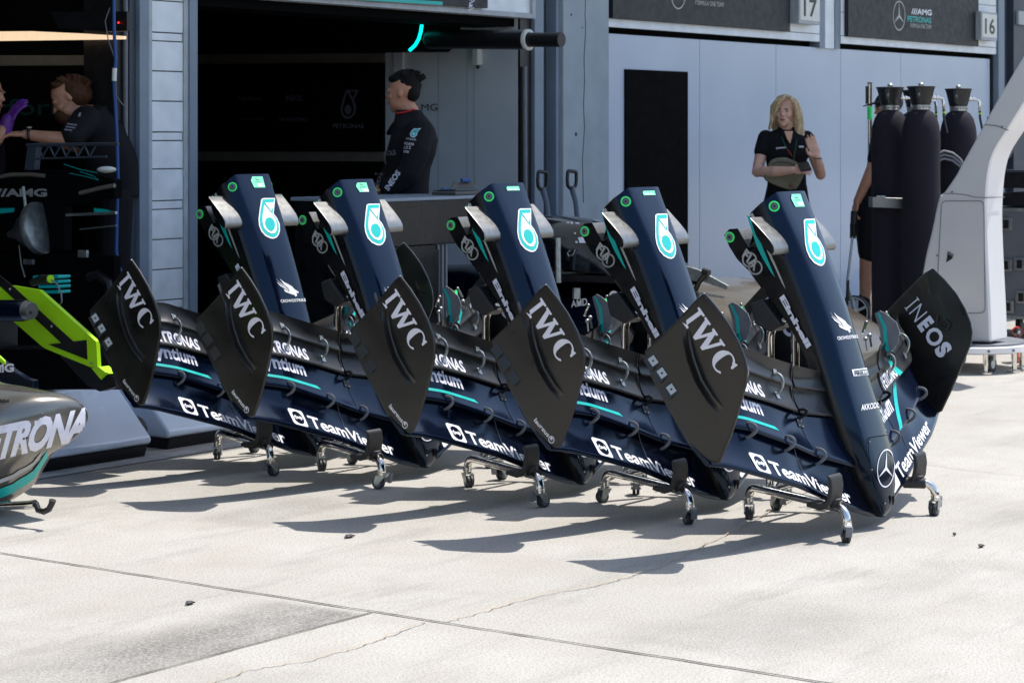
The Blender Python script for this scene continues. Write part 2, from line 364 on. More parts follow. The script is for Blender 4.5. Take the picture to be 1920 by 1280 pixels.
# partition with posters of the middle garage, inner walls, ceiling
XP = 13.2
def inner():
    r = root('garage_wall', (XP, 12.4, 0), 'grey inner wall of the open garage with black sponsor board', 'wall')
    m = MB(); m.span((XP, 9.4, 0), (XP + .08, wx(722, 200, XP).y, 2.6), 'panelin')
    for u in (822, 876, 889): p = wx(u, 200, XP - .001); m.span((XP - .002, p.y - .004, .0), (XP - .001, p.y + .004, 2.5), 'trim')
    m.span((XP - .03, wx(760, 200, XP).y, 1.85), (XP - .001, wx(741, 200, XP).y, 2.12), 'panelin', .01)
    q = quad(wx(768, 208.5, XP - .004), wx(820, 207.5, XP - .004), wx(768, 196, XP - .004)); m.txt('/AMG', q, 'black', 0); world_child(m, 'light_panel', r)
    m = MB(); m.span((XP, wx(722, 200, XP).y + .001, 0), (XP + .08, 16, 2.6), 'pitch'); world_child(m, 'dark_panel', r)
    m = MB()
    for a, c in ((100, 117.5), (285, 303)):
        P = [wx(720, a, XP - .02), wx(300, a + (3 if a < 200 else -1), XP - .02), wx(300, c + (3.5 if a < 200 else -1.5), XP - .02), wx(720, c, XP - .02)]; m.prism(P, V(.019, 0, 0), 'beige')
    world_child(m, 'beige_strip', r)
    m = MB(); P = [wx(718, 118, XP - .03), wx(300, 122, XP - .03), wx(300, 283, XP - .03), wx(718, 285, XP - .03)]; m.prism(P, V(.029, 0, 0), 'pitch')
    q = lambda s, u0, v0, u1, v1, b=.0: m.txt(s, quad(wx(u0, v1, XP - .033), wx(u1, v1, XP - .033), wx(u0, v0, XP - .033)), 'dimwhite', b)
    q('PETRONAS', 624, 232, 682, 241, .03); q('INEOS', 536, 179, 566, 190, .02); q('CROWDSTRIKE', 522, 221, 576, 228, .01); q('TeamViewer', 446, 181, 492, 189, .0); q('syntium', 450, 220, 492, 228)
    pts = [(649, 169), (673, 169), (664, 186), (668, 200), (666, 214), (658, 222), (648, 224), (641, 217), (638, 206), (641, 192)]
    m.poly([wx(u, v, XP - .033) for u, v in pts], 'dimwhite'); m.poly([wx(u, v, XP - .034) for u, v in ((651, 173), (646, 190), (642, 206), (645, 215), (652, 219), (660, 216), (664, 206), (660, 190))], 'pitch')
    m.poly([wx(652.5 + 6.5 * math.cos(t), 206 + 9.5 * math.sin(t), XP - .035) for t in [i * .314 for i in range(20)]], 'dimwhite'); m.poly([wx(u, v, XP - .0345) for u, v in ((656, 172), (668, 172), (661, 184))], 'pitch')
    world_child(m, 'sponsor_board', r)
inner()
m = MB()
YB = wx(795, 60, 12.7).y
pr = []
for k in range(9): t = R(90) * k / 8; pr.append((YB + .32 * (1 - math.sin(t)) ** 1.2, 2.02 + .42 * (1 - math.cos(t)) ** .8))
pts = [wx(769, 95, 12.7), wx(779, 86, 12.7), wx(786, 74, 12.7), wx(790, 60, 12.7), wx(793, 40, 12.7), wx(795, 20, 12.7), wx(340, 20, 12.7), wx(340, 98, 12.7)]
m.prism(pts, V(.45, 0, 0), 'pitch'); hb = m.build('overhead_cabinet'); tag(hb, 'black overhead cabinet with a rounded end hanging in the open garage', 'cabinet')
m = MB(); m.tube([p + V(-.014, -.006, 0) for p in pts[:6]], .013, 'neon', 6); o = m.build('light_strip'); tag(o, 'glowing teal light strip curving round the end of the overhead cabinet', 'light')
m = MB()
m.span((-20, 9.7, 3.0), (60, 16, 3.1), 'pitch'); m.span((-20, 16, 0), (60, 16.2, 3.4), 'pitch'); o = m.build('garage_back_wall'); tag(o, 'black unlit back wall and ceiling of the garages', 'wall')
def leftwall():
    X = 9.44; r = root('garage_wall', (X, 12, 0), 'black inner wall with a dim green word behind the mechanic', 'wall')
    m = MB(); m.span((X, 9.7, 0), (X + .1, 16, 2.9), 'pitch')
    q = quad(wx(-70, 226, X - .004), wx(272, 226, X - .004), wx(-70, 186, X - .004)); m.txt('performance', q, 'dimgreen', .01); world_child(m, 'lettered_panel', r)
    m = MB(); m.prism([wx(u, v, X - .03) for u, v in ((-60, 104), (235, 104), (235, 122), (-60, 124))], V(.029, 0, 0), 'beige'); world_child(m, 'beige_strip', r)
leftwall()
m = MB(); m.span((9.0, YW - .02, 0), (px(250) - .004, YW + .02, 4), 'black'); 
m = MB(); m.prism([wx(u, v, 9.1) for u, v in ((-80, 60), (60, 59), (150, 63), (232, 68), (232, 74), (-80, 78))], V(.02, 0, 0), 'lamp'); o = m.build('ceiling_lamp'); tag(o, 'long warm lit lamp panel above the mechanic in the left garage', 'lamp')
m = MB(); m.prism([wx(u, v, 9.05) for u, v in ((95, 22), (238, 22), (238, 58), (200, 60), (110, 54))], V(.04, 0, 0), 'black'); m.ell(wx(222, 43, 9.04), .005, 'led'); o = m.build('equipment_shelf'); tag(o, 'black shelf with a tiny red light above the lamp panel', 'shelf')
m = MB(); m.span((px(250) - .10, YW + .05, 0), (px(250) - .002, YW + .3, 4), 'black'); m.tube([wy(236, -20, YW + .03), wy(236, 640, YW + .03)], .012, 'greyhub', 8); o = m.build('door_jamb'); tag(o, 'black steel door jamb left of the clad pillar', 'door jamb')
m = MB(); m.span((px(986), YW + .05, 0), (px(1007) - .003, YW + .09, 2.7), 'black'); m.tube([wy(984, 125, YW + .03), wy(986, 720, YW + .03)], .016, 'greyhub', 8); o = m.build('door_jamb'); tag(o, 'black door jamb at the right side of the open garage', 'door jamb')
# tilted door edge over the open garage
def header():
    zb = 2.32; r = root('garage_door', (11.5, YW, zb), 'raised garage door with a teal striped sign over the open garage', 'door')
    m = MB(); m.span((px(372), YW + .02, zb), (px(1003), YW + .1, 3.6), 'cladding'); m.span((px(372), YW + .0, zb), (px(1003), YW + .019, zb + .035), 'trim', .004); m.span((px(998), YW - .002, zb), (px(1004), YW + .018, 3.6), 'trim')
    m.span((px(372), YW + .1, zb - .06), (px(1003), YW + .45, zb + .02), 'pitch'); world_child(m, 'door_panel', r)
    m = MB(); s0 = px(540); s1 = px(908); m.span((s0, YW - .03, zb + .045), (s1, YW + .019, 3.3), 'signbg'); q = lambda u, v: wy(u, v, YW - .032)
    m.poly([q(560, -12.8), q(830, 3.6), q(830, 10), q(560, -6.2)], 'teal'); m.txt('/s/o', lambda x, y: q(878 + 10 * y + 3 * x, 22 - 30 * x - 2 * y), 'lilac', .02); world_child(m, 'sign_board', r)
header()
# right: glossy partition with a dark doorway, sign boards, number boxes
def gpart():
    YP = YW + .05; r = root('partition', (17.5, YP, 0), 'glossy blue grey partition wall closing two garages with a black doorway', 'partition')
    p = lambda u: wy(u, 300, YP).x
    zt = wy(1140, 63, YP).z; us = [1141, 1312, 1455, 1576, 1689, 1856]
    for a, c in zip(us, us[1:]):
        m = MB(); m.span((p(a) + .003, YP, .02), (p(c) - .003, YP + .04, zt), 'panel', .003); world_child(m, 'wall_panel', r)
    m = MB(); z0 = wy(1170, 130, YP).z; m.span((p(1170), YP - .015, .0), (p(1287), YP - .001, z0), 'pitch'); world_child(m, 'doorway', r)
    m = MB(); m.span((p(1139), YP + .06, 0), (p(1868), YP + .1, zt + .14), 'pitch'); m.span((p(1857), YP - .01, 0), (p(1868), YP + .05, zt + .1), 'black'); world_child(m, 'dark_frame', r)
gpart()
def fascia(x0, x1, s0, s1, label, texts):
    zb = 2.30; r = root('sign', ((x0 + x1) / 2, YW, zb), label, 'sign')
    m = MB(); 
    z = zb
    for h in (.07, .21, .21, .21, .21, .21): m.span((x0, YW + .0, z), (x1, YW + .04, z + h - .005), 'cladding', .003); z += h
    m.span((x0 + .002, YW + .02, zb + .01), (x1 - .002, YW + .05, z - .01), 'joint'); world_child(m, 'fascia_cladding', r)
    m = MB(); m.span((s0, YW - .04, zb + .065), (s1, YW - .001, 3.35), 'signbg', .003); texts(m); world_child(m, 'sign_board', r)
def star(m, u, v, ru, rv, Y):
    e = lambda r, t: wy(u + ru * r * math.cos(t), v - rv * r * math.sin(t), Y); N = 36; vs = []
    for i in range(N): vs += [e(.92, 2 * math.pi * i / N), e(1, 2 * math.pi * i / N)]
    m.add(vs, [(2 * i, 2 * i + 1, (2 * i + 3) % (2 * N), (2 * i + 2) % (2 * N)) for i in range(N)], 'silverprint')
    for k in range(3):
        t = math.pi / 2 + k * 2.0944; m.poly([e(.95, t), e(.12, t + 1.05), e(.02, t + 3.14), e(.12, t - 1.05)], 'silverprint')
def tx(m, s, u0, v0, u1, v1, col, b, sl=.075, Y=None):
    Y = Y or YW - .042; m.txt(s, quad(wy(u0, v1, Y), wy(u1, v1 + (u1 - u0) * sl, Y), wy(u0, v0, Y)), col, b)
def t1(m):
    star(m, 1272, -11, 14, 29, YW - .042); tx(m, 'FORMULA ONE TEAM', 1304, 1, 1357, 9.5, 'silverprint', .0); tx(m, 'PETRONAS', 1303, -16, 1357, -4, 'teal', .02)
def t2(m):
    star(m, 1686, 30, 11.5, 28, YW - .042); tx(m, '///AMG', 1709, 16, 1747, 27, 'white', .03); tx(m, 'PETRONAS', 1702, 30, 1746, 41, 'teal', .02); tx(m, 'FORMULA ONE TEAM', 1707, 44, 1746, 52, 'silverprint', .0)
fascia(px(1140), px(1537), px(1141), px(1474), 'dark team sign on pale fascia over the doorway, left of number 17', t1)
fascia(px(1577), px(1868), px(1583), px(1828), 'dark team sign with a full star emblem, left of number 16', t2)
def numbox(u0, v0, u1, v1, s, label):
    r = root('number_sign', wy((u0 + u1) / 2, v1, YW - .1), label, 'number sign'); Y = YW - .10
    a, c = wy(u0, v1, Y), wy(u1, v0, Y); m = MB(); m.span((a.x, Y, a.z), (c.x, YW - .002, c.z), 'trim', .006); world_child(m, 'sign_box', r)
    m = MB(); m.span((a.x + .02, Y - .004, a.z + .03), (c.x - .02, Y - .0005, c.z - .02), 'signw'); h = c.z - a.z; w_ = c.x - a.x
    m.txt(s, quad((a.x + w_ * .2, Y - .0055, a.z + h * .22), (c.x - w_ * .18, Y - .0055, a.z + h * .22), (a.x + w_ * .2, Y - .0055, a.z + h * .78)), 'black', .02); world_child(m, 'number_plate', r)
numbox(1498, -12, 1538, 44, '17', 'white box sign with black number 17 above the partition')
numbox(1840, 25, 1870, 75, '16', 'white box sign with black number 16 at the right end of the building')
m = MB(); m.span((px(1539), YW + .01, 2.25), (px(1549), YW + .2, 4), 'steelblue'); m.span((px(1550), YW + .02, 2.25), (px(1568), YW + .2, 4), 'cladding'); m.span((px(1568) + .002, YW + .01, 2.25), (px(1577) - .003, YW + .2, 4), 'steelblue')
o = m.build('pillar'); tag(o, 'short clad pillar stub between number 17 and the second team sign', 'pillar')
m = MB(); m.span((px(1869), YW - .02, 0), (px(1880), YW + .4, 4), 'steelblue'); m.span((px(1880) + .003, YW + .05, 0), (px(1897), YW + .4, 4), 'steeldark'); m.span((px(1897) + .003, YW - .02, 0), (px(1990), YW + .4, 4), 'steeldark')
p = wy(1916, 34, YW - .05); m.span((p.x - .08, YW - .05, p.z - .07), (p.x + .3, YW - .021, p.z + .07), 'trim', .004); o = m.build('pillar'); tag(o, 'dark steel pillar at the far right end of the garages', 'pillar')
m = MB(); m.span((px(2000), YW, 0), (70, YW + .3, 4), 'steeldark'); o = m.build('wall'); tag(o, 'dark wall continuing past the right end', 'wall')
m = MB(); m.span((-60, YW, 2.9), (px(250) - .01, YW + .2, 4), 'cladding'); o = m.build('wall'); tag(o, 'pale clad wall above the left garage opening', 'wall')
m = MB(); m.span((-60, 6.07, 6.5), (90, 16.5, 6.8), 'concrete'); m.span((-60, 9.36, 3.55), (90, 16.5, 6.49), 'cladding'); o = m.build('canopy_roof'); tag(o, 'concrete roof slab shading the garage fronts', 'roof')
# duct, sensor
m = MB(); a, c = V(12.75, 9.85, 0), V(12.75, 8.62, 0)
f = lambda u, v: wx(u, v, 12.75)
m.tube([f(803, 74), f(806, 74), f(988, 75)], [.062, .068, .068], 'black', 18); m.tube([f(985, 75), f(1053, 75)], .050, 'black', 18); o = m.build('vent_duct', sharp=50); tag(o, 'black round duct pipe with a white collar under the garage door', 'pipe')
p = f(990, 75); 
c_ = MB(); c_.lathe([(.052, -.012), (.073, -.012), (.075, 0), (.073, .012), (.052, .012)], 'signw', Matrix.Translation(p) @ Matrix.Rotation(R(90), 4, 'X'), 24, False, False); cc = c_.build('collar', o, 50)
m = MB(); p = wx(895, 108, XP - .03); m.span(p + V(-.03, -.025, -.055), p + V(.03, .025, .06), 'signw', .006); m.tube([p + V(0, .02, .06), p + V(0, .025, .15)], .012, 'black', 8); m.ell(p + V(-.01, -.01, -.07), .014, 'black'); o = m.build('wall_sensor'); tag(o, 'small pale sensor box hanging on the grey inner wall below the duct', 'sensor')
from mathutils.bvhtree import BVHTree
# ------------------------------------------------------------------ front wing: car coordinates (s across, a back from the nose tip, h above the nose line)
WX0, WY0 = 7.79, 3.81
def C(s, a, h): return V(s, .02 + .325 * a - .946 * h, .06 + .946 * a + .325 * h)
def car(u, v, s):
    p = wx(u, v, WX0 + s); dy = p.y - WY0 - .02; dz = p.z - .06
    return .325 * dy + .946 * dz, -.946 * dy + .325 * dz
_O = V(0, .02 + WY0, .06) + V(WX0, 0, 0)
_NB = []
def onface(u, v, lift=0.):
    "the point of the nose skin the photo shows at this pixel"
    if not _NB:
        t = MB(); t.loft([nose_ring(a) for a in NA], 'navy'); _NB.append(BVHTree.FromPolygons([tuple(p) for p in t.v], [list(f) for f in t.f]))
    c = V(-WX0, -WY0, CH); d = (wd(u, v, 1) - V(0, 0, CH)).normalized(); h = _NB[0].ray_cast(c, d)
    while h[0] is None:
        u -= .4; h = _NB[0].ray_cast(c, (wd(u, v, 1) - V(0, 0, CH)).normalized())
    nn = h[1] if h[1].dot(d) < 0 else -h[1]; return h[0] + nn * (lift + .0012)
def crown(a, f): return .006 * min(1, f / .1) * (1 - .75 * min(1, max(0, (a - .9) / .35)))
def zp(o, s, pts): return [(o[0] + x / s, o[1] + y / s) for x, y in pts]
def lerp(x, xs, ys):
    if x <= xs[0]: return ys[0]
    for i in range(len(xs) - 1):
        if x <= xs[i + 1]:
            t = (x - xs[i]) / (xs[i + 1] - xs[i]); return ys[i] + (ys[i + 1] - ys[i]) * t
    return ys[-1]
def smooth(x, xs, ys):
    "Catmull-like smooth table lookup"
    e = .025; return (lerp(x - e, xs, ys) + 2 * lerp(x, xs, ys) + lerp(x + e, xs, ys)) / 4
SS = [.0, .13, .33, .5, .7, .85, .94]
LA = [[-.010, .022, .100, .172, .240, .298, .325], [.155, .195, .265, .33, .41, .465, .50], [.375, .39, .43, .485, .545, .60, .62],
      [.478, .488, .525, .575, .645, .685, .70], [.56, .565, .605, .655, .74, .765, .77]]
LH = [[-.036, -.036, -.036, -.042, -.06, -.088, -.115], [.0, -.005, -.035, -.032, -.055, -.12, -.185], [-.015, -.02, -.042, -.045, -.055, -.12, -.215],
      [-.015, -.02, -.035, -.04, -.05, -.125, -.225], [-.02, -.02, -.015, -.02, -.062, -.13, -.23]]
def line(k, s): s = abs(s); return smooth(s, SS, LA[k]), smooth(s, SS, LH[k])
class Elem:
    def __init__(e, k, drop, over, th, camb): e.k, e.drop, e.over, e.th, e.camb = k, drop, over, th, camb
    def ends(e, s):
        a0, h0 = line(e.k, s); a1, h1 = line(e.k + 1, s); return a0, h0, a1 + e.over, h1 - e.drop
    def P(e, s, c, lift=0.):
        a0, h0, a1, h1 = e.ends(s); return C(s, a0 + (a1 - a0) * c, h0 + (h1 - h0) * c - e.camb * 4 * c * (1 - c) + e.nose(c) + lift)
    def nose(e, c): return -e.th * .5 * max(0, 1 - c / .09) ** 2
    def mesh(e, s0, s1, m, n, mb=None):
        mb = mb or MB(); cs = [0, .012, .035, .07, .12, .2, .32, .46, .6, .74, .87, 1]; rings = []
        for i in range(n + 1):
            s = s0 + (s1 - s0) * i / n; up = [e.P(s, c, .0) for c in cs]
            a0, h0, a1, h1 = e.ends(s); lo = []
            for c in cs[::-1][1:-1] + [0.004]:
                t = e.th * (1 - .8 * c) * (min(1, (c / .07)) ** .5 if c < .07 else 1)
                lo.append(C(s, a0 + (a1 - a0) * c, h0 + (h1 - h0) * c - e.camb * 4 * c * (1 - c) - e.th * .5 * max(0, 1 - c / .09) - t * .8))
            rings.append(up + lo)
        return mb.loft(rings, m)
E0, E1, E2, E3 = Elem(0, .034, .034, .026, .012), Elem(1, .022, .018, .020, .012), Elem(2, .012, .006, .014, .010), Elem(3, 0, 0, .010, .010)
def sdec(mb, e, s0, s1, c0, c1, string, m, lift=.0018, bold=.02, shear=0., sp=1.):
    mb.txt(string, lambda x, y: e.P(s0 + (s1 - s0) * x, c0 + (c1 - c0) * y, lift), m, bold, shear, sp, (20, 5))
def strip(mb, e, pts, m, lift=.0018):
    "strip between (s, c) pairs of points"
    vs = []; fs = []; n = 10
    for (s0, c0, s1, c1), (s2, c2, s3, c3) in zip(pts, pts[1:]):
        o = len(vs)
        for i in range(n + 1):
            t = i / n; vs += [e.P(s0 + (s2 - s0) * t, c0 + (c2 - c0) * t, lift), e.P(s1 + (s3 - s1) * t, c1 + (c3 - c1) * t, lift)]
        fs += [(o + 2 * i, o + 2 * i + 1, o + 2 * i + 3, o + 2 * i + 2) for i in range(n)]
    mb.add(vs, fs, m)
# --- nose
NA = [-.012, -.004, .012, .04, .09, .16, .25, .36, .50, .64, .78, .92, 1.02, 1.05, 1.085, 1.10, 1.20, 1.258, 1.274]
NF = [.006, .016, .029, .047, .070, .092, .103, .104, .098, .094, .093, .098, .104, .106, .108, .109, .114, .116, .115]
NSD = [.008, .020, .034, .052, .077, .104, .122, .134, .138, .141, .145, .149, .150, .150, .150, .150, .150, .150, .148]
NH = [-.028, -.010, .004, .016, .030, .038, .041, .042, .041, .044, .043, .035, .026, .023, .020, .018, .006, .001, -.001]
NB = [-.034, -.046, -.054, -.058, -.062, -.068, -.075, -.075, -.075, -.078, -.108, -.163, -.195, -.20, -.20, -.136, -.134, -.134, -.130]
def nose_half(a): return lerp(a, NA, NF), lerp(a, NA, NSD), lerp(a, NA, NH), lerp(a, NA, NB)
def nose_ring(a, skew=0.):
    f, d, h, b = nose_half(a); bv = min(.062, (h - b) * .5); cr = crown(a, f)
    half = [(0, h + cr), (f * .5, h + cr * .75), (f * .9, h + cr * .19), (f, h - .002), (f + (d - f) * .18, h - bv * .12), (f + (d - f) * .78, h - bv * .8), (d - .001, h - bv), (d, h - bv * 1.25),
            (d, h + (b - h) * .6), (d * .99, b + .012), (d * .94, b + .002), (d * .6, b)]
    pts = half + [(0, b)] + [(-s, q) for s, q in half[:0:-1]]
    return [C(s, a + skew * (q if q < 0 else 0), q) for s, q in pts]
def make_nose(parent, tagkind):
    mb = MB(); rings = [nose_ring(a, (.39 if a > 1.24 else .39 * max(0, (a - 1.1) / .14) if a > 1.1 else 0)) for a in NA]
    n = len(rings[0]); o = len(mb.v)
    mb.loft(rings, 'navy')
    # darker bare-carbon flanks
    for i, f in enumerate(mb.f):
        if len(f) == 4 and i < (len(rings) - 1) * n:
            k = i % n
            if 5 <= k <= 18: mb.mi[i] = mb.k('navydark')
    # lower chin with the second bulkhead
    chin = [(1.00, -.150), (1.04, -.172), (1.099, -.172), (1.189, -.192), (1.197, -.226), (1.182, -.256), (1.13, -.248), (1.076, -.231), (1.02, -.197), (.94, -.165)]
    mb.prism([C(-.149, a, h) for a, h in chin], C(.149, 0, 0) - C(-.149, 0, 0), 'navydark')
    p0, p1, p2, p3 = (1.104, -.171), (1.188, -.1915), (1.1968, -.2255), (1.1, -.1715)
    mb.add([C(s, a, h + .0025) for s in (-.1495, .1495) for a, h in (p0, p1)], [(0, 1, 3, 2)], 'silver')
    mb.add([C(s, a + .0025, h + .001) for s in (-.1495, .1495) for a, h in (p1, p2)], [(0, 1, 3, 2)], 'silver')
    for sg in (-1, 1):   # notch bracket between nose and chin
        mb.prism([C(sg * .138, a, h) for a, h in ((1.156, -.136), (1.128, -.136), (1.118, -.165), (1.106, -.168), (1.106, -.136))], V(-sg * .03, 0, 0), 'black')
    # side graphics
    for sg in (-1, 1):
        s = sg * .1515
        mb.poly([C(s, a, h) for a, h in ((1.224, -.1335), (1.212, -.121), (1.083, -.107), (.962, -.093), (.99, -.105), (1.05, -.122), (1.099, -.131))], 'teal')
        mb.poly([C(s, a, h) for a, h in ((1.222, -.118), (1.2245, -.106), (1.204, -.102), (1.05, -.081), (.951, -.067), (.905, -.063), (.93, -.071), (1.05, -.091), (1.204, -.114))], 'silverprint')
        e0, e1, e2 = (.881, -.098), (.666, -.051), (.889, -.074)
        if sg > 0: e0, e1, e2 = (.666, -.051), (.881, -.098), (.674, -.027)
        sd = lambda a, h: sg * ((lerp(a, NA, NSD) if h < lerp(a, NA, NH) - .062 else lerp(a, NA, NF) + (lerp(a, NA, NSD) - lerp(a, NA, NF)) * min(1, (lerp(a, NA, NH) - h) / .062) ** .8) + .009)
        def q(x, y, e0=e0, e1=e1, e2=e2):
            a = e0[0] + (e1[0] - e0[0]) * x + (e2[0] - e0[0]) * y; h = e0[1] + (e1[1] - e0[1]) * x + (e2[1] - e0[1]) * y; return C(sd(a, h), a, h)
        mb.txt('Einhell', q, 'lilac', .045, .0, .95)
        ca, ch = 1.058, -.178; t1, t2 = V(*(C(0, .021, -.023) - C(0, 0, 0))), V(*(C(0, .020, .022) - C(0, 0, 0)))
        for (a, h, r) in ((1.058, -.178, 1.), (1.022, -.163, .95)):
            c = C(s, a, h); mb.ring(c, t1, t2, .82 * r, 1.04 * r, 'silverprint')
        for k in range(20):
            an = 2 * math.pi * k / 20; c = C(s, 1.022, -.163) + (t1 * math.cos(an) + t2 * math.sin(an)) * .8
            if an < 1.2 or an > 3.6: mb.ring(c, t1, t2, 0, .07, 'silverprint', 5)
        for o_, sc in ((-.5, 1), (0, 1.), (.5, 1.)):
            mb.ring(C(s, 1.058, -.178) , t1 * .25, t2, .86, .93, 'silverprint', 20)
        b0 = C(s * 1.006, 1.080, -.206) if sg < 0 else C(s * 1.006, 1.005, -.165)
        ex = (C(0, -.072, .034) - C(0, 0, 0)) * (1 if sg < 0 else -1); ey = C(0, .024, .030) - C(0, 0, 0)
        mb.txt('FIA', lambda x, y: b0 + ex * x + ey * y, 'silverprint', .03)
        # bulkhead bolts with paint-marked rings
        for (cc, nn, r) in ((C(sg * .131, 1.222, -.020), V(sg * .76, -.60, .22), .021), (C(sg * .1512, 1.166, -.232), V(sg, 0, 0), .021)):
            nn = nn.normalized(); ux = nn.cross(V(0, 0, 1)).normalized(); uy = ux.cross(nn)
            c = cc + nn * .003; mb.lathe([(r * .98, -.004), (r, .001), (r * .72, .0012)], 'green', Matrix.Translation(c) @ Matrix((ux, uy, nn)).transposed().to_4x4(), 24, True, True)
            mb.disc(c + nn * .0022, ux, uy, r * .70, 'black' if r and cc.z > 1.2 else 'greyhub'); mb.ring(c + nn * .0030, ux, uy, r * .3, r * .5, 'greyhub'); mb.disc(c + nn * .0033, ux, uy, r * .26, 'black')
        # hatch outline low on the flank
        for (a0, h0), (a1, h1) in zip(((.712, -.045), (.708, -.012), (.690, -.004), (.55, -.004), (.36, -.006)), ((.708, -.012), (.690, -.004), (.55, -.004), (.36, -.006), (.34, -.03))):
            pass
    # front face graphics, traced
    Z = lambda pts, o=(1340, 340), s=7.109: zp(o, s, pts)
    D = lambda pts, m, l: mb.poly([onface(u, v, l) for u, v in pts], m)
    D(Z([(1190, 512), (1205, 505), (1325, 501), (1331, 506), (1342, 600), (1357, 740), (1400, 800), (1450, 900), (1470, 1000), (1468, 1060), (1450, 1110), (1420, 1130), (1380, 1125), (1320, 1090), (1260, 1020), (1220, 930), (1200, 840), (1190, 700), (1180, 530)]), 'white', .0012)
    D(Z([(1197, 525), (1322, 516), (1345, 745), (1392, 812), (1438, 905), (1456, 1000), (1452, 1070), (1425, 1106), (1378, 1098), (1325, 1068), (1272, 1005), (1233, 925), (1213, 835), (1203, 700)]), 'teal', .0019)
    D(Z([(1228, 575), (1332, 571), (1331, 640), (1322, 708)]), 'white', .0026)
    D(Z([(1225, 603), (1340, 750), (1390, 832), (1423, 920), (1432, 1000), (1415, 1046), (1380, 1054), (1330, 1025), (1280, 960), (1250, 880), (1236, 790)]), 'white', .0026)
    D(Z([(1310, 803), (1345, 813), (1380, 858), (1400, 920), (1402, 975), (1380, 1016), (1345, 1003), (1305, 955), (1278, 890), (1280, 828)]), 'teal', .0033)
    # sticker at the top
    st = {'start': [(1020, 175), (1135, 172), (1195, 340), (1070, 343), (1015, 235)], 'tall': [(1025, 190), (1130, 186), (1182, 325), (1075, 328), (1018, 240)], 'wide': [(1010, 190), (1150, 186), (1170, 245), (1020, 250), (1006, 215)]}[tagkind]
    D(Z(st), 'mint', .0013)
    if tagkind != 'wide':
        D(Z([(1050, 195), (1082, 222), (1104, 214), (1098, 228), (1075, 230)]), 'black', .0020)
        mb.txt('START' if tagkind == 'start' else 'SPARE', quad(onface(*Z([(1064, 268)])[0], .0020), onface(*Z([(1132, 264)])[0], .0020), onface(*Z([(1060, 247)])[0], .0020)), 'steeldark', .01)
        for y in (290, 316):
            D(Z([(1095 + (y - 290) * .3, y - 8), (1165 + (y - 290) * .3, y - 10), (1170 + (y - 290) * .3, y + 8), (1100 + (y - 290) * .3, y + 9)]), 'white', .0019)
    else:
        for x in (1030, 1090): D(Z([(x, 226), (x + 45, 224), (x + 48, 240), (x + 4, 242)]), 'white', .0019)
    # bird emblem and word below it (traced)
    B = lambda pts: zp((1380, 500), 6.4, pts)
    for pts in ([(1120, 545), (1165, 600), (1215, 650), (1265, 690), (1300, 722), (1280, 700), (1230, 650), (1160, 590)], [(1165, 548), (1210, 592), (1262, 622), (1300, 650), (1330, 690), (1372, 722), (1378, 745), (1356, 742), (1368, 775), (1355, 795), (1340, 770), (1310, 755), (1285, 720), (1270, 680), (1215, 625)],
                [(1135, 590), (1180, 630), (1245, 680), (1285, 715), (1260, 705), (1180, 650)], [(1220, 690), (1262, 712), (1300, 735), (1330, 770), (1290, 752), (1240, 728)]):
        D(B(pts), 'white', .0013)
    q = lambda a, b, c, l=.006: (lambda x, y: onface(a[0] + (b[0] - a[0]) * x + (c[0] - a[0]) * y, a[1] + (b[1] - a[1]) * x + (c[1] - a[1]) * y, l))
    mb.txt('CROWDSTRIKE', q((1569.5, 638), (1609, 634), (1567.5, 631.5), .0028), 'white', .02)
    def G(p, m, l, n=14):
        vs = []
        for i in range(n + 1):
            t = i / n
            for a, b in ((p[0], p[1]), (p[3], p[2])): vs.append(onface(a[0] + (b[0] - a[0]) * t, a[1] + (b[1] - a[1]) * t, l))
        mb.add(vs, [(2 * i, 2 * i + 1, 2 * i + 3, 2 * i + 2) for i in range(n)], m)
    G([(1596, 693), (1625, 689.5), (1627.5, 703), (1600, 705.5)], 'white', .0012)
    G([(1600, 695), (1624.5, 692), (1624.8, 693.6), (1600.4, 696.6)], 'navydark', .0026)
    mb.txt('PIRELLI', q((1601.5, 704), (1625.5, 702), (1600.4, 697.6), .0026), 'navydark', .03)
    mb.txt('AKKODIS', q((1614, 770), (1650, 764), (1612, 759), .0013), 'white', .02, .3, cut=(12, 2))
    # panel with the star near the tip
    T = lambda pts: zp((1480, 600), 3.2, pts)
    cx, cy = T([(577, 888)])[0]
    ell = lambda r, t: (cx + 16.4 * r * math.cos(t) + 2.2 * r * math.sin(t), cy - 36 * r * math.sin(t) + 1.0 * r * math.cos(t))
    N = 40; vs = []; fs = []
    for i in range(N): vs += [onface(*ell(.93, 2 * math.pi * i / N), .0013), onface(*ell(1., 2 * math.pi * i / N), .0013)]
    mb.add(vs, [(2 * i, 2 * i + 1, (2 * i + 3) % (2 * N), (2 * i + 2) % (2 * N)) for i in range(N)], 'lilac')
    for k in range(3):
        t = math.pi / 2 + k * 2.0944 + .05
        D([ell(.95, t), ell(.10, t + 1.05), ell(.02, t + 3.14), ell(.10, t - 1.05)], 'lilac', .0013 + .0003 * k)
    pl = T([(470, 720), (478, 705), (560, 690), (578, 692), (583, 700)])
    vs = []; pth = T([(560, 1150), (500, 960), (470, 800), (465, 722), (482, 703), (575, 690)])
    pth = [onface(u, v, .003) for u, v in pth]
    mb.tube([p + V(0, -.0015, 0) for p in pth], .0014, 'pitch', 5)
    for u, v in T([(477, 732), (495, 897), (568, 1098)]): mb.ell(onface(u, v, .003), .004, 'greyhub', nu=8, nv=5)
    sl = T([(603, 1062), (612, 1052), (621, 1060), (624, 1092), (618, 1108), (608, 1112)]); mb.poly([onface(u, v, .002) + V(0, -.004, .002) for u, v in sl], 'pitch')
    o = mb.build('nose_cone', parent, 32)
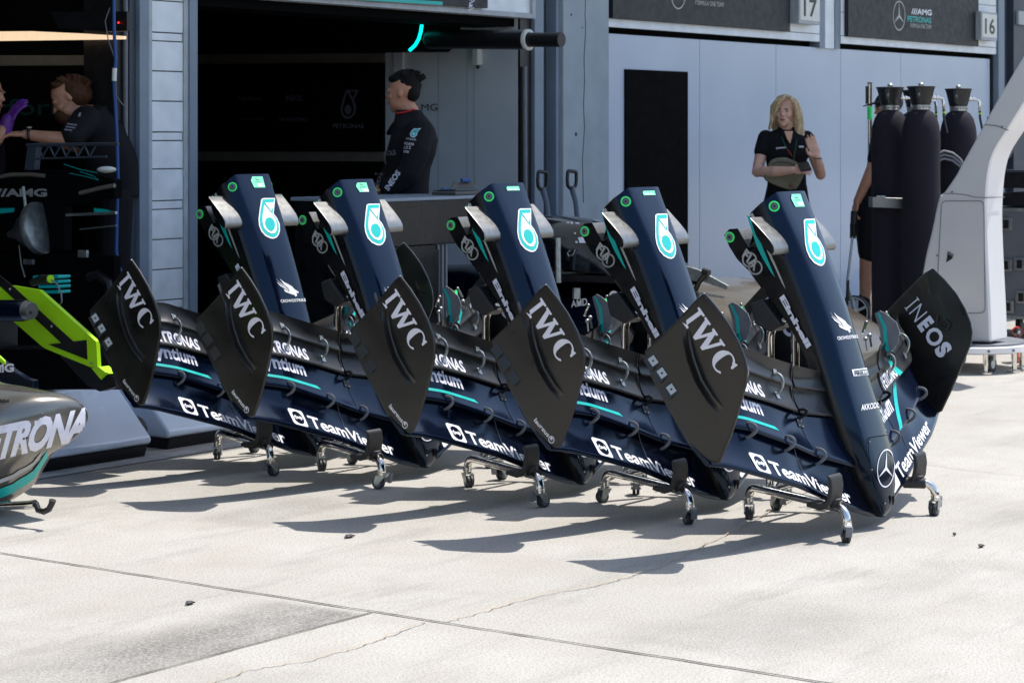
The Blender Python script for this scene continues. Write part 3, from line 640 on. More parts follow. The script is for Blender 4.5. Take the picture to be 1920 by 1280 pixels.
    # camera pods on the flanks
    for sg in (-1, 1):
        pod = MB(); prof = [(1.197, -.069), (1.16, -.070), (1.126, -.068), (1.09, -.057), (1.058, -.041), (1.036, -.028), (1.032, -.019), (1.038, -.010), (1.06, -.006), (1.085, -.012), (1.124, -.030), (1.162, -.050)]
        A = [C(sg * .140, a, h) for a, h in prof]; Bq = [C(sg * .247, a, h) for a, h in prof]; cc = sum(Bq, V(0, 0, 0)) / len(Bq)
        pod.loft([A, Bq], 'silver', True, False); Cq = [cc + (p - cc) * .93 + V(sg * .003, 0, 0) for p in Bq]
        pod.loft([Bq, Cq], 'silver', False, False); pod.poly(Cq, 'navydark')
        pod.build('camera_pod', o, 50)
    return o
def make_endplate(parent, sg, variant):
    mb = MB(); out = [(.897, .054), (.889, .022), (.83, -.105), (.771, -.240), (.735, -.243), (.693, -.244), (.569, -.218), (.423, -.180), (.375, -.155), (.345, -.128), (.329, -.104), (.330, -.09), (.345, -.075), (.40, -.02), (.464, .036), (.56, .116), (.60, .134), (.64, .140), (.70, .134), (.771, .116), (.84, .086)]
    BS = .945 if sg < 0 else .905
    bow = lambda a, h: BS + .012 * (a - .33) / .56 - .020 * math.sin(math.pi * min(1, max(0, (h + .24) / .36)))
    outer = [C(sg * (bow(a, h) + .004), a, h) for a, h in out]; inner = [C(sg * (bow(a, h) - .004), a, h) for a, h in out]
    # filled as a grid of rings towards the centre so the plate can bow
    ca, ch = .62, -.06
    def sheet(off):
        rings = []
        for t in (1, .985, .75, .5, .25, .02):
            rings.append([C(sg * (bow(ca + (a - ca) * t, ch + (h - ch) * t) + off * (1 if t < .99 else .3)), ca + (a - ca) * t, ch + (h - ch) * t) for a, h in out])
        return rings
    a_, b_ = sheet(.0045), sheet(-.0045)
    mb.loft(a_[::-1] + b_, 'endplate', True, True)
    rim = [C(sg * bow(a, h), a, h) for a, h in out]; mb.tube(rim + [rim[0]], .0052, 'carbon', 6)
    for i in (1, 2): mb.tube([rim[i - 1] + V(0, -.001, .002), rim[i] + V(0, -.001, .002)], .0042, 'zinc', 6)  # zinc tube drawn as the bright highlight along the top rear edge
    S_ = lambda a, h, l=.0062: C(sg * (bow(a, h) + l), a, h)
    # lettering outside: hand-drawn serif capitals
    cz = lambda pts: [car(u, v, -.951) for u, v in zp((1160, 530), 3.459, pts)]
    (o_, x_, u_) = cz([(395, 245), (660, 622), (518, 158)])
    if sg > 0: o_, x_, u_ = (x_[0], x_[1]), (o_[0], o_[1]), (u_[0] + x_[0] - o_[0], u_[1] + x_[1] - o_[1])
    def L(x, y, l=.0065): a = o_[0] + (x_[0] - o_[0]) * x + (u_[0] - o_[0]) * y; h = o_[1] + (x_[1] - o_[1]) * x + (u_[1] - o_[1]) * y; return S_(a, h, l)
    P_ = lambda pts: mb.poly([L(x, y) for x, y in pts], 'lilac')
    P_([(0, 0), (.15, 0), (.15, .09), (.105, .12), (.105, .88), (.15, .91), (.15, 1), (0, 1), (0, .91), (.045, .88), (.045, .12), (0, .09)])
    wq = lambda x: .17 + x * .50
    P_([(wq(0), 1), (wq(.26), 1), (wq(.26), .91), (wq(.20), .89), (wq(.335), .34), (wq(.45), .86), (wq(.39), .91), (wq(.39), 1), (wq(.62), 1), (wq(.62), .91), (wq(.56), .89), (wq(.69), .34), (wq(.81), .88), (wq(.75), .91), (wq(.75), 1), (wq(.98), 1), (wq(.98), .91), (wq(.91), .88), (wq(.70), 0), (wq(.60), 0), (wq(.48), .58), (wq(.345), 0), (wq(.245), 0), (wq(.06), .88), (wq(0), .91)])
    vs = []; fs = []; n = 30
    for i in range(n + 1):
        t = R(48) + R(262) * i / n; wdt = .05 + .05 * max(0, -math.cos(t)) ** .7
        vs += [L(.835 + .165 * math.cos(t), .5 + .53 * math.sin(t)), L(.835 + (.165 - wdt) * math.cos(t), .5 + (.53 - .07) * math.sin(t))]
    mb.add(vs, [(2 * i, 2 * i + 1, 2 * i + 3, 2 * i + 2) for i in range(n)], 'lilac')
    P_([(.905, .84), (.955, .93), (.985, .97), (.985, .62), (.955, .62), (.94, .74)])
    # small word near the front edge
    if variant != 'plain':
        (a0, a1, a2) = cz([(930, 0), (0, 0), (0, 0)]) if False else [car(u, v, -.951) for u, v in ((743, 752), (770, 792), (752, 748))]
        k0 = (.445, -.165); k1 = (.372, -.128); k2 = (.452, -.150)
        if sg > 0: k0, k1, k2 = k1, k0, (k2[0] + k1[0] - k0[0], k2[1] + k1[1] - k0[1])
        mb.txt('laureus', lambda x, y: S_(k0[0] + (k1[0] - k0[0]) * x + (k2[0] - k0[0]) * y, k0[1] + (k1[1] - k0[1]) * x + (k2[1] - k0[1]) * y), 'white', .015)
        t1, t2 = C(0, -.012, .008) - C(0, 0, 0), C(0, .008, .012) - C(0, 0, 0); mb.ring(S_(.360, -.115), t1, t2, .75, .95, 'white', 16)
        mb.txt('t', lambda x, y: S_(.367 - .012 * x + .006 * y, -.122 + .008 * x + .010 * y), 'white', .02)
    # moulded channel and stiffening ribs on the outer face
    pc = cz([(425, 300), (440, 380), (470, 500), (520, 640), (590, 760), (655, 838)]); w2 = .017
    def swath(path, wd_, hgt, m):
        rings = []
        for i, (a, h) in enumerate(path):
            a2, h2 = path[min(i + 1, len(path) - 1)]; a1, h1 = path[max(i - 1, 0)]; dx, dy = a2 - a1, h2 - h1; q = math.hypot(dx, dy) or 1; nx, ny = -dy / q, dx / q
            f = math.sin(math.pi * (i + .35) / (len(path) - .3)) ** .5
            rings.append([S_(a + nx * wd_ * t, h + ny * wd_ * t, -.001 + hgt * f * z_) for t, z_ in ((-1, 0), (-.82, .9), (-.5, 1), (.5, .35), (.82, 1), (1, 0))])
        mb.loft(rings, m, True, True, False)
    def sub(path, n=4):
        outp = []
        for i in range(len(path) - 1):
            for k in range(n): t = k / n; outp.append((path[i][0] + (path[i + 1][0] - path[i][0]) * t, path[i][1] + (path[i + 1][1] - path[i][1]) * t))
        return outp + [path[-1]]
    swath(sub(pc), .019, .022, 'endplate')
    swath(sub(cz([(372, 330), (395, 440), (428, 570)])), .004, .004, 'endplate')
    swath(sub(cz([(480, 700), (540, 800), (600, 890)])), .004, .004, 'endplate')
    swath(sub(cz([(690, 500), (695, 650), (705, 800)])), .009, .006, 'endplate')
    # flap-end tabs along the rear lower edge
    for (tu, tv) in ((235, 500), (288, 580), (345, 685)):
        a, h = car(*zp((1160, 530), 3.459, [(tu, tv)])[0], -.951); dx, dy = -.90, .30; nx, ny = -.30, -.90
        g = lambda p, q, l: S_(a + dx * p + nx * q, h + dy * p + ny * q, l)
        mb.loft([[g(-.028, -.004, .001), g(.022, -.004, .001), g(.03, .030, .016), g(-.02, .034, .010)], [g(-.028, -.004, .006), g(.022, -.004, .006), g(.03, .030, .019), g(-.02, .034, .013)]], 'endplate')
        if variant in ('plain', 'rib'):
            mb.poly([g(-.016, -.010, .0085), g(.018, -.010, .0085), g(.020, .014, .0165), g(-.014, .014, .0165)], 'silverprint')
            mb.ell(g(.002, .002, .0125), .004, 'black', nu=8, nv=5)
    if variant == 'ridge':
        rp = [car(u, v, -.951) for u, v in ((712, 560), (716, 600), (730, 650), (748, 700))]
        rp = [(.872, -.09), (.80, -.085), (.72, -.07), (.62, -.045)]
        rings = [[S_(a, h - .012, .003), S_(a, h, .014 * f), S_(a + .006, h + .004, .003)] for (a, h), f in zip(sub(rp), [1, 1, .95, .9, .85, .8, .7, .6, .5, .4, .3, .2, .05])]
        mb.loft(rings, 'endplate', True, True)
    # inner face
    K = lambda a, h: C(sg * (bow(a, h) - .0062), a, h)
    qz = lambda pts: [car(u, v, .900) for u, v in zp((1300, 330), 3.556, pts)]
    (i0, i1, i2) = qz([(1412, 872), (1655, 1225), (1497, 800)])
    if sg < 0: i0, i1, i2 = i1, i0, (i2[0] + i1[0] - i0[0], i2[1] + i1[1] - i0[1])
    J = lambda x, y: K(i0[0] + (i1[0] - i0[0]) * x + (i2[0] - i0[0]) * y, i0[1] + (i1[1] - i0[1]) * x + (i2[1] - i0[1]) * y)
    mb.txt('I', lambda x, y: J(.035 + .02 * x, .02 + .96 * y), 'lilac', .0)
    for yy in (0, .955): mb.poly([J(.01, yy), J(.08, yy), J(.08, yy + .045), J(.01, yy + .045)], 'lilac')
    mb.txt('N', lambda x, y: J(.13 + .17 * x, .02 + .96 * y), 'lilac', -.012)
    mb.txt('E', lambda x, y: J(.36 + .13 * x, y), 'lilac', .06)
    mb.txt('O', lambda x, y: J(.53 + .27 * x, y), 'lilac', .03)
    mb.txt('S', lambda x, y: J(.82 + .17 * x, y), 'lilac', .06)
    wl = MB.tube; pts = qz([(1645, 930), (1640, 985), (1690, 960), (1720, 985), (1705, 1025), (1655, 1000)])
    mb.tube([C(sg * (bow(a, h) - .018), a, h) for a, h in pts], .009, 'black', 8, flat=(1, .6))
    return mb.build('endplate', parent, 30)
def hook(mb, p, q, out, m, r=.0062):
    "C-shaped gap separator from point p to q bulging along out"
    pts = [p + (q - p) * t + out * b for t, b in [(i / 12, math.sin(math.pi * i / 12) ** .6) for i in range(13)]]
    mb.tube(pts, [r * (.85 + .3 * math.sin(math.pi * i / 12)) for i in range(13)], m, 8, flat=(1, .55))
def make_wing(loc, label, tagkind, variant):
    rt = root('front_wing', loc, label, 'front wing', 'five car front wings standing nose down in a row')
    mp = MB(); E0.mesh(-.94, .94, 'navy', 64, mp)
    for sg in (-1, 1):
        a, b = (-.63, -.165) if sg < 0 else (.27, .70)
        sdec(mp, E0, a, b, .12, .40, 'TeamViewer', 'white', bold=.022, lift=.0018)
        x0, x1 = (-.72, -.648) if sg < 0 else (.17, .25)
        rr = lambda x, y, l: E0.P(x0 + (x1 - x0) * x, .10 + .36 * y, l)
        sq = [(.12, 0), (.88, 0), (.96, .04), (1, .12), (1, .88), (.96, .96), (.88, 1), (.12, 1), (.04, .96), (0, .88), (0, .12), (.04, .04)]
        mp.poly([rr(x, y, .0016) for x, y in sq], 'white')
        mp.poly([rr(.5 + .38 * math.cos(t), .5 + .38 * math.sin(t), .0022) for t in [2 * math.pi * i / 24 for i in range(24)]], 'navy')
        mp.poly([rr(x, y, .0028) for x, y in ((.2, .5), (.36, .34), (.36, .44), (.64, .44), (.64, .34), (.8, .5), (.64, .66), (.64, .56), (.36, .56), (.36, .66))], 'white')
        sl = .43 * sg; mp.tube([E0.P(sl, c, .0008) for c in (.1, .4, .7, .98)], .0012, 'greyhub', 5)
    mp.build('main_plane', rt, 50)
    for sg in (-1, 1):
        f = MB(); E1.mesh(sg * .125, sg * .94, 'navy', 30, f)
        if sg < 0:
            sdec(f, E1, -.80, -.575, .44, .94, 'Syntium', 'lilac', bold=.03)
            strip(f, E1, [(-.90, .28, -.90, .36), (-.60, .28, -.615, .36), (-.525, .28, -.54, .36)], 'teal')
        else:
            sdec(f, E1, .235, .41, .30, .84, 'Syntium', 'lilac', bold=.03)
            strip(f, E1, [(.37, .04, .40, .04), (.50, .97, .54, .97)], 'teal')
        sl = .34 * sg; f.tube([E1.P(sl, c, .0008) for c in (.05, .4, .7, .98)], .001, 'black', 5)
        pl = MB()
        f.build('lower_flap', rt, 50)
        g = MB(); E2.mesh(sg * .125, sg * .345, 'navydark', 8, g); E3.mesh(sg * .125, sg * .345, 'navydark', 8, g); g.build('inner_flap', rt, 50)
        g = MB(); E2.mesh(sg * .36, sg * .94, 'carbon', 24, g); E3.mesh(sg * .36, sg * .94, 'carbon', 24, g)
        if sg < 0: sdec(g, E2, -.79, -.55, .14, .66, 'PETRONAS', 'lilac', bold=.03)
        else:
            sdec(g, E2, .37, .52, .12, .66, 'PETRONAS', 'white', bold=.03)
            strip(g, E3, [(.47, .02, .50, .02), (.53, .55, .57, .55), (.52, .98, .55, .98)], 'teal'); strip(g, E2, [(.53, .06, .57, .06), (.47, .95, .50, .95)], 'teal')
        # inboard end plate of the adjustable flap
        p = [E2.P(sg * .358, 0, 0), E2.P(sg * .358, .5, .002), E2.P(sg * .358, 1, .004), E3.P(sg * .358, .5, .004), E3.P(sg * .358, 1, .004), E3.P(sg * .358, .7, -.03), E2.P(sg * .358, .6, -.035), E2.P(sg * .358, 0.02, -.02)]
        g.prism(p, V(sg * .004, 0, 0), 'silverprint' if False else 'carbon')
        g.build('adjustable_flap', rt, 50)
        out = C(0, 0, 1) - C(0, 0, 0)
        for s in (.31, .50, .70):
            hk = MB(); hook(hk, E0.P(sg * s, .74, 0), E1.P(sg * s, .20, .0), out * .042 + V(0, 0, -.006), 'greyhub', .0060); hk.build('gap_separator', rt, 40)
        for s in (.46, .66):
            hk = MB(); hook(hk, E2.P(sg * s, .50, 0), E3.P(sg * s, .40, .0), out * .032, 'zinc')
            for e, c in ((E2, .45), (E3, .45)): hk.poly([e.P(sg * (s + .010), c - .14, .003), e.P(sg * (s - .010), c - .14, .003), e.P(sg * (s - .010), c + .12, .003), e.P(sg * (s + .010), c + .12, .003)], 'zinc')
            hk.build('gap_separator', rt, 40)
        hk = MB(); hook(hk, E1.P(sg * .345, .80, 0), E2.P(sg * .345, .12, 0), out * .035, 'black')
        pq = lambda s, c, l=.003: E1.P(sg * s, c, l)
        hk.poly([pq(.325, .62), pq(.36, .62), pq(.36, .80), pq(.325, .80)], 'navydark')
        for s, c in ((.332, .65), (.353, .65), (.332, .77), (.353, .77)): hk.ell(pq(s, c), .0035, 'zinc', nu=8, nv=4)
        hk.build('gap_separator', rt, 40)
        # flap adjuster on the trailing edge: fence, link and painted sensor
        if sg > 0:
            ad = MB(); s = .44
            ad.prism([C(s, a, h) for a, h in ((.585, -.03), (.62, .030), (.66, .052), (.70, .050), (.745, .018), (.765, -.004), (.76, -.03), (.70, -.03), (.655, -.035))], V(.004, 0, 0), 'greyhub')
            ad.prism([C(s - .001, a, h) for a, h in ((.60, -.016), (.64, -.010), (.70, .004), (.755, -.008), (.758, -.018), (.70, -.012), (.64, -.026), (.605, -.030))], V(-.0012, 0, 0), 'teal')
            ad.tube([C(s + .02, .62, -.05), C(s + .05, .68, -.03), C(s + .07, .72, -.045)], .011, 'silver', 8)
            ad.tube([C(s + .085, .705, -.03), C(s + .09, .745, -.028)], .011, 'green', 8)
            ad.lathe([(.024, -.004), (.026, 0), (.024, .004)], 'greyhub', Matrix.Translation(C(s + .03, .625, -.02)) @ Matrix.Rotation(R(70), 4, 'Y'), 14)
            ad.lathe([(.020, -.004), (.022, 0), (.020, .004)], 'carbon', Matrix.Translation(C(s + .05, .585, -.04)) @ Matrix.Rotation(R(70), 4, 'Y'), 14)
            ad.tube([C(s + .08, .60, -.09), C(s + .20, .63, -.14)], .016, 'greyhub', 10)
            rq = random.Random(4)
            for k in range(9):
                p = C(s + rq.uniform(.02, .22), .60 + rq.uniform(0, .12), -.05 - rq.uniform(0, .10)); q = p + V(rq.uniform(-.03, .03), rq.uniform(-.02, .02), rq.uniform(.01, .05))
                ad.tube([p, q], rq.uniform(.004, .010), rq.choice(('silver', 'zinc', 'greyhub', 'chrome')), 8); ad.ell(q, rq.uniform(.006, .012), rq.choice(('silver', 'zinc')), nu=8, nv=5)
            ad.build('flap_adjuster', rt, 40)
        make_endplate(rt, sg, variant)
    make_nose(rt, tagkind)
    return rt
# --- trolley
def make_trolley():
    rt = root('wing_trolley', (WX0, WY0, 0), '', 'trolley', 'steel caster trolleys carrying the front wings')
    fr = MB(); zr = .125
    for sg in (-1, 1):
        f, b = V(sg * .345, .05, zr), V(sg * .128, .53, zr); d = (b - f).normalized()
        pts = [V(sg * .375, 0, .068)]
        for k in range(8):
            a = math.pi / 2 * k / 7; pts.append(V(sg * .375, 0, .073) + d * (.052 * (1 - math.cos(a))) + V(0, 0, .052 * math.sin(a)))
        end = V(sg * .116, .555, .075)
        for k in range(8):
            a = math.pi / 2 * k / 7; pts.append(end - d * (.05 * (1 - math.sin(a))) + V(0, 0, .05 * math.cos(a)))
        pts.append(end - V(0, 0, .01)); fr.tube(pts, .0165, 'chrome', 16)
        q = V(sg * .10, .47, zr); up = [q, q + V(0, 0, .30), q + V(0, 0, .58)]   # uprights leaning on the nose
        for k in range(1, 7):
            a = math.pi / 2 * k / 6; up.append(q + V(0, -.06 * (1 - math.cos(a)), .58 + .06 * math.sin(a)))
        up.append(up[-1] + V(0, -.04, 0)); fr.tube(up, .0165, 'chrome', 16)
    for t in (.22, .80):
        x = .345 + (.128 - .345) * t; y = .05 + .48 * t; fr.tube([V(-x, y, zr), V(x, y, zr)], .012, 'chrome', 10)
    fr.build('tube_frame', rt, 40)
    for sg in (-1, 1):
        pad = MB(); a0 = [C(sg * .03, a, h) for a, h in ((.78, -.130), (.90, -.180), (.90, -.24), (.82, -.245), (.77, -.19))]; pad.prism(a0, V(sg * .11, 0, 0), 'rubber'); pad.build('rest_pad', rt, 40, bev=.008)
        cr = MB(); pr = [(.052, .150), (.046, .20), (.052, .236), (.064, .246), (.068, .236), (.062, .20), (.072, .150), (.095, .138), (.150, .138), (.155, .122), (.10, .112), (.070, .122)]
        cr.prism([V(sg * .355 - .047, y, z) for y, z in pr], V(.094, 0, 0), 'rubber')
        cr.tube([V(sg * .345, .06, .155), V(sg * .345, .06, .118)], .024, 'rubber', 12); cr.tube([V(sg * .350, .03, .125), V(sg * .315, .11, .125)], .0215, 'rubber', 14)
        cr.build('rubber_cradle', rt, 40, bev=.005)
    for i, (x, y, rz) in enumerate(((-.375, 0, 38), (.375, 0, 185), (-.116, .555, 215), (.116, .555, 60))):
        T = Matrix.Scale(.82, 4); cs = MB()
        cs.lathe([(.021, .070), (.021, .082), (.0235, .084), (.0235, .089), (.021, .091), (.021, .100)], 'chrome', T, 18)
        cs.lathe([(.026, .068), (.026, .072)], 'zinc', T, 18)
        for s in (-1, 1):
            cs.prism([V(p, s * .021, z) for p, z in ((-.026, .070), (.026, .070), (.036, .036), (.028, .022), (.012, .024))], V(0, s * .003, 0), 'zinc', T)
        cs.tube([V(.018, -.026, .030), V(.018, .026, .030)], .005, 'zinc', 8, T)
        if i != 2:
            cs.prism([V(-.02, -.015, .060), V(-.044, -.015, .080), V(-.038, -.015, .086), V(-.014, -.015, .066)], V(0, .030, 0), 'zinc', T)
            cs.prism([V(-.050, -.014, .034), V(-.058, -.014, .080), V(-.046, -.014, .086), V(-.038, -.014, .036)], V(0, .028, 0), 'greyhub', T)
        o = cs.build('caster', rt, 35); o.location = (x, y, 0); o.rotation_euler.z = R(rz)
        wh = MB(); W = T @ Matrix.Translation((.018, 0, .030)) @ Matrix.Rotation(R(90), 4, 'X')
        for s in (-1, 1):
            wh.lathe([(.014, s * .002), (.027, s * .002), (.030, s * .005), (.030, s * .015), (.027, s * .018), (.020, s * .018)], 'tyre', W, 24, True, False)
            wh.lathe([(.020, s * .0181), (.019, s * .0165), (.008, s * .0165), (.007, s * .019), (.001, s * .019)], 'greyhub', W, 20, False, True)
        wh.build('wheel', o, 35)
    return rt
OFFS = [0, .675, 1.36, 2.18, 2.80]
wl = ['nearest front wing, rightmost of the row, with whole star nose and INEOS endplate in view', 'second front wing from the right, in front of the racing car cover',
      'middle front wing of the row, below the white wall and the two open box lids', 'front wing in front of the man in overalls, second from the left of the row', 'leftmost front wing of the row, beside the grey clad pillar']
variants = [('tall', 'rib'), ('wide', 'ridge'), ('wide', 'ridge'), ('tall', 'ridge'), ('start', 'rib')]
variants[0] = ('start', 'plain'); variants[3] = ('tall', 'ridge'); variants[4] = ('start', 'rib')
protos = {}; rw = random.Random(11)
for k, (dy, lb) in enumerate(zip(OFFS, wl)):
    key = variants[k]
    if key in protos: o = dup(protos[key], (WX0, WY0 + dy, 0), lb)
    else: o = protos[key] = make_wing((WX0, WY0 + dy, 0), lb, *key)
    o.scale.z = (1, 1.006, 1.012, 1.018, 1.032)[k]
    if k: o.rotation_euler = (R(rw.uniform(-.25, .25)), 0, R(rw.uniform(-.7, .7)))
tl = ['chrome caster trolley under the nearest, rightmost front wing', 'chrome caster trolley under the second front wing from the right', 'chrome caster trolley under the middle front wing',
      'chrome caster trolley under the second front wing from the left', 'chrome caster trolley under the leftmost front wing, by the grey ramps']
t0 = make_trolley(); t0['label'] = tl[0]
for k in range(1, 5):
    o = dup(t0, (WX0, WY0 + OFFS[k] + (-.01 if k != 2 else 0), 0), tl[k])
    for c in o.children:
        if c.name.startswith('caster'): c.rotation_euler.z += R(rw.uniform(-70, 70))
# ------------------------------------------------------------------ silver gantry post with a leaning boom
def crom(P_, n=4):
    "smooth a traced outline"
    out = []; N = len(P_)
    for i in range(N - 1):
        p0, p1, p2, p3 = P_[max(i - 1, 0)], P_[i], P_[i + 1], P_[min(i + 2, N - 1)]
        for k in range(n):
            t = k / n; out.append(tuple(.5 * (2 * b + (c - a) * t + (2 * a - 5 * b + 4 * c - d) * t * t + (3 * b - a - 3 * c + d) * t ** 3) for a, b, c, d in zip(p0, p1, p2, p3)))
    return out + [P_[-1]]
def gantry():
    X0g = 13.2; r = root('gantry_post', (13.6, 6.2, 0), 'big silver pit gantry post with a boom leaning out to the right', 'gantry')
    left = [(1722, 641), (1724, 560), (1733, 490), (1747, 430), (1760, 371)]
    up = [(1769, 362), (1791, 330), (1801, 312), (1844, 234), (1866, 194), (1897, 141), (1920, 103), (2000, -30)]
    right = [(2060, -30), (1990, 85), (1920, 197), (1891, 244), (1866, 284), (1855, 320), (1850, 369)]
    low = [(1849, 420), (1852, 500), (1856, 580), (1858, 641)]
    m = MB(); T = V(.26, 0, 0)
    m.prism([wx(u, v, X0g) for u, v in crom(left + up) + crom(right + low)], T, 'silverpaint'); world_child(m, 'post_shell', r, bev=.045, sharp=40)
    m = MB(); sm = [wx(u, v, X0g - .0015) for u, v in crom([(1768, 363), (1790, 363.5), (1812, 366), (1828, 370), (1851, 371)])] + [wx(1851, 371, X0g) + V(.02, -.012, 0), wx(1851, 371, X0g) + V(.24, -.012, 0)]
    m.tube(sm, .0026, 'greyhub', 5); world_child(m, 'seam', r)
    m = MB(); rect = []
    for cx, cy, a0 in ((1774, 386, 180), (1836, 386, 270), (1838, 578, 0), (1764, 578, 90)):
        for k in range(5):
            a = R(a0 + k * 22.5); rect.append((cx + 9 * math.cos(a), cy + 9 * math.sin(a)))
    pts = [wx(u, v, X0g - .002) for u, v in rect]; m.tube(pts + [pts[0]], .0028, 'greyhub', 5)
    world_child(m, 'access_panel', r)
    m = MB(); m.prism([wx(u, v, X0g - .004) for u, v in ((1777, 471), (1788, 478), (1785, 485), (1774, 492))], V(.003, 0, 0), 'black'); m.tube([wx(1777, 474, X0g - .008), wx(1787, 480, X0g - .012)], .006, 'greyhub', 6); world_child(m, 'handle', r)
    m = MB(); a, c = wx(1844, 234, X0g - .002), wx(1891, 245, X0g - .002); m.tube([a, wx(1868, 236, X0g - .002), c], .003, 'greyhub', 5)
    world_child(m, 'seam', r)
    for u, v in ((1785, 360), (1879, 238), (1757, 479)): m = MB(); m.ell(wx(u, v, X0g), .007, 'greyhub', nu=8, nv=5); world_child(m, 'screw_head', r)
    base = MB(); c = V(13.42, 6.06, 0)
    base.lathe([(.40, .125), (.415, .132), (.415, .165), (.40, .172)], 'silverpaint', Matrix.Translation(c), 40)
    base.lathe([(.39, .173), (.39, .183)], 'greyhub', Matrix.Translation(c), 40)
    for k in range(8): a = R(200 + k * 25); base.ell(c + V(.415 * math.cos(a), .415 * math.sin(a), .148), .010, 'greyhub', nu=8, nv=5)
    world_child(base, 'base_plate', r)
    for a in (262, 225, 305, 60, 130):
        l = MB(); q = c + V(.36 * math.cos(R(a)), .36 * math.sin(R(a)), 0); l.tube([q + V(0, 0, .13), q + V(0, 0, .015)], .016, 'chrome', 10); l.lathe([(.045, 0), (.045, .012), (.02, .022)], 'chrome', Matrix.Translation(q), 16); world_child(l, 'leveling_foot', r)
    for a in (240, 180, 30):
        l = MB(); q = c + V(.27 * math.cos(R(a)), .27 * math.sin(R(a)), .055); l.lathe([(.055, -.018), (.055, .018)], 'tyre', Matrix.Translation(q) @ Matrix.Rotation(R(90), 4, 'X'), 20); l.lathe([(.03, -.02), (.03, .02)], 'signw', Matrix.Translation(q) @ Matrix.Rotation(R(90), 4, 'X'), 16); l.span(q + V(-.02, -.03, .02), q + V(.02, .03, .055), 'zinc'); world_child(l, 'wheel', r)
gantry()
# ------------------------------------------------------------------ gas cylinders in black sleeves
def cylinder(u, d, label, first=None):
    p = wd(u, 255, d); p.z = 0
    if first: return dup(first, p, label)
    r = root('gas_cylinder', p, label, 'gas cylinder', 'gas cylinders in black sleeves')
    m = MB(); m.lathe([(.118, .0), (.122, .03), (.124, .4), (.123, .9), (.1245, 1.30), (.1265, 1.44), (.125, 1.50), (.118, 1.55), (.103, 1.60), (.08, 1.635), (.052, 1.652)], 'fabric', n=32); m.tube([V(-.02, -.124, 1.44), V(-.012, -.10, 1.585), V(-.006, -.06, 1.645)], .005, 'fabric', 6)
    m.ell((.124, 0, 1.44), (.010, .008, .03), 'fabric', nu=8, nv=5); m.build('sleeve', r, 50)
    m = MB(); m.lathe([(.058, 1.652), (.060, 1.656), (.060, 1.683), (.056, 1.686)], 'zinc', n=24)
    for k in range(9): a = R(180 + k * 20); m.ell((.060 * math.cos(a), .060 * math.sin(a), 1.67), (.006, .006, .006), 'greyhub', nu=6, nv=4)
    m.build('neck_ring', r, 50)
    m = MB()
    for k in range(4):
        a0 = R(k * 90 + 20); a1 = R(k * 90 + 92); rings = []
        for z, rr in ((1.686, .062), (1.74, .074), (1.795, .088)):
            rings.append([V((rr + o) * math.cos(a), (rr + o) * math.sin(a), z) for o, s_ in ((0, 1), (-.004, -1)) for a in ([a0, (a0 + a1) / 2, a1] if s_ > 0 else [a1, (a0 + a1) / 2, a0])])
        m.loft(rings, 'black')
    m.lathe([(.089, 1.795), (.094, 1.797), (.094, 1.805), (.086, 1.808), (.080, 1.803)], 'black', n=28, c0=False, c1=False); m.lathe([(.062, 1.684), (.064, 1.700), (.058, 1.700)], 'black', n=24, c0=False, c1=False); m.build('valve_guard', r, 35)
    m = MB(); m.tube([V(0, 0, 1.66), V(0, 0, 1.80)], .015, 'zinc', 10); m.tube([V(0, 0, 1.73), V(.045, -.045, 1.735)], .014, 'chrome', 10); m.ell((0, 0, 1.745), .026, 'zinc'); m.lathe([(.015, 1.80), (.018, 1.805), (.018, 1.825), (.012, 1.83)], 'zinc', n=12); m.build('valve', r, 40)
    m = MB(); m.tube([V(.03, -.04, 1.735), V(.07, -.065, 1.735), V(.10, -.085, 1.735), V(.118, -.10, 1.725), V(.124, -.103, 1.69), V(.125, -.104, 1.655)], [.010, .012, .009, .010, .010, .011], 'chrome', 8)
    for q in (V(.06, -.06, 1.735), V(.085, -.075, 1.735)): m.ell(q, .015, 'chrome', nu=8, nv=6)
    m.tube([V(.125, -.104, 1.66), V(.126, -.105, 1.60), V(.120, -.13, 1.50)], .009, 'black', 8); m.tube([V(.1255, -.1045, 1.64), V(.126, -.105, 1.63)], .0115, 'lime', 8); m.build('hose_fitting', r, 40)
    return r
g0 = cylinder(1727, 14.95, 'gas cylinder in black sleeve, foremost and widest, beside the silver gantry post')
cylinder(1669, 15.2, 'gas cylinder in black sleeve behind the silver clamp bracket, leftmost of the set', g0)
cylinder(1797, 15.7, 'gas cylinder in black sleeve, rightmost, half hidden by the gantry boom', g0)
cylinder(1716, 16.2, 'gas cylinder hidden behind the foremost two, only its guard showing', g0)
m = MB(); p = wd(1664, 380, 15.05); X = Matrix.Translation(p) @ Matrix.Rotation(R(-48), 4, 'Z')
m.prism([V(-.110, -.03, .038), V(.110, -.03, .030), V(.116, -.03, -.040), V(-.110, -.03, -.030)], V(0, .10, 0), 'silver', X); m.box((.105, .02, .0), (.03, .08, .06), 'silver', X, .004); m.tube([V(-.08, -.02, .04), V(-.02, -.02, .04)], .008, 'zinc', 8, X)
tag(m.build('clamp_bracket', bev=.006), 'brushed silver clamp bracket across the leftmost black cylinder', 'bracket')
for k, (dz, lb) in enumerate(((0, 'topmost grey cable loop curving between the front and right cylinders'), (.035, 'middle grey cable loop curving between the front and right cylinders'), (.07, 'lowest grey cable loop curving between the front and right cylinders'))):
    m = MB(); m.tube([wd(u, v + dz * 200, 15.2) for u, v in ((1755, 290), (1770, 283), (1786, 287), (1800, 298), (1812, 316), (1818, 340), (1812, 380), (1790, 410), (1766, 412))], .008, 'greyhub', 8)
    tag(m.build('cable_loop', sharp=60), lb, 'cable', 'cable loops behind the gas cylinders')
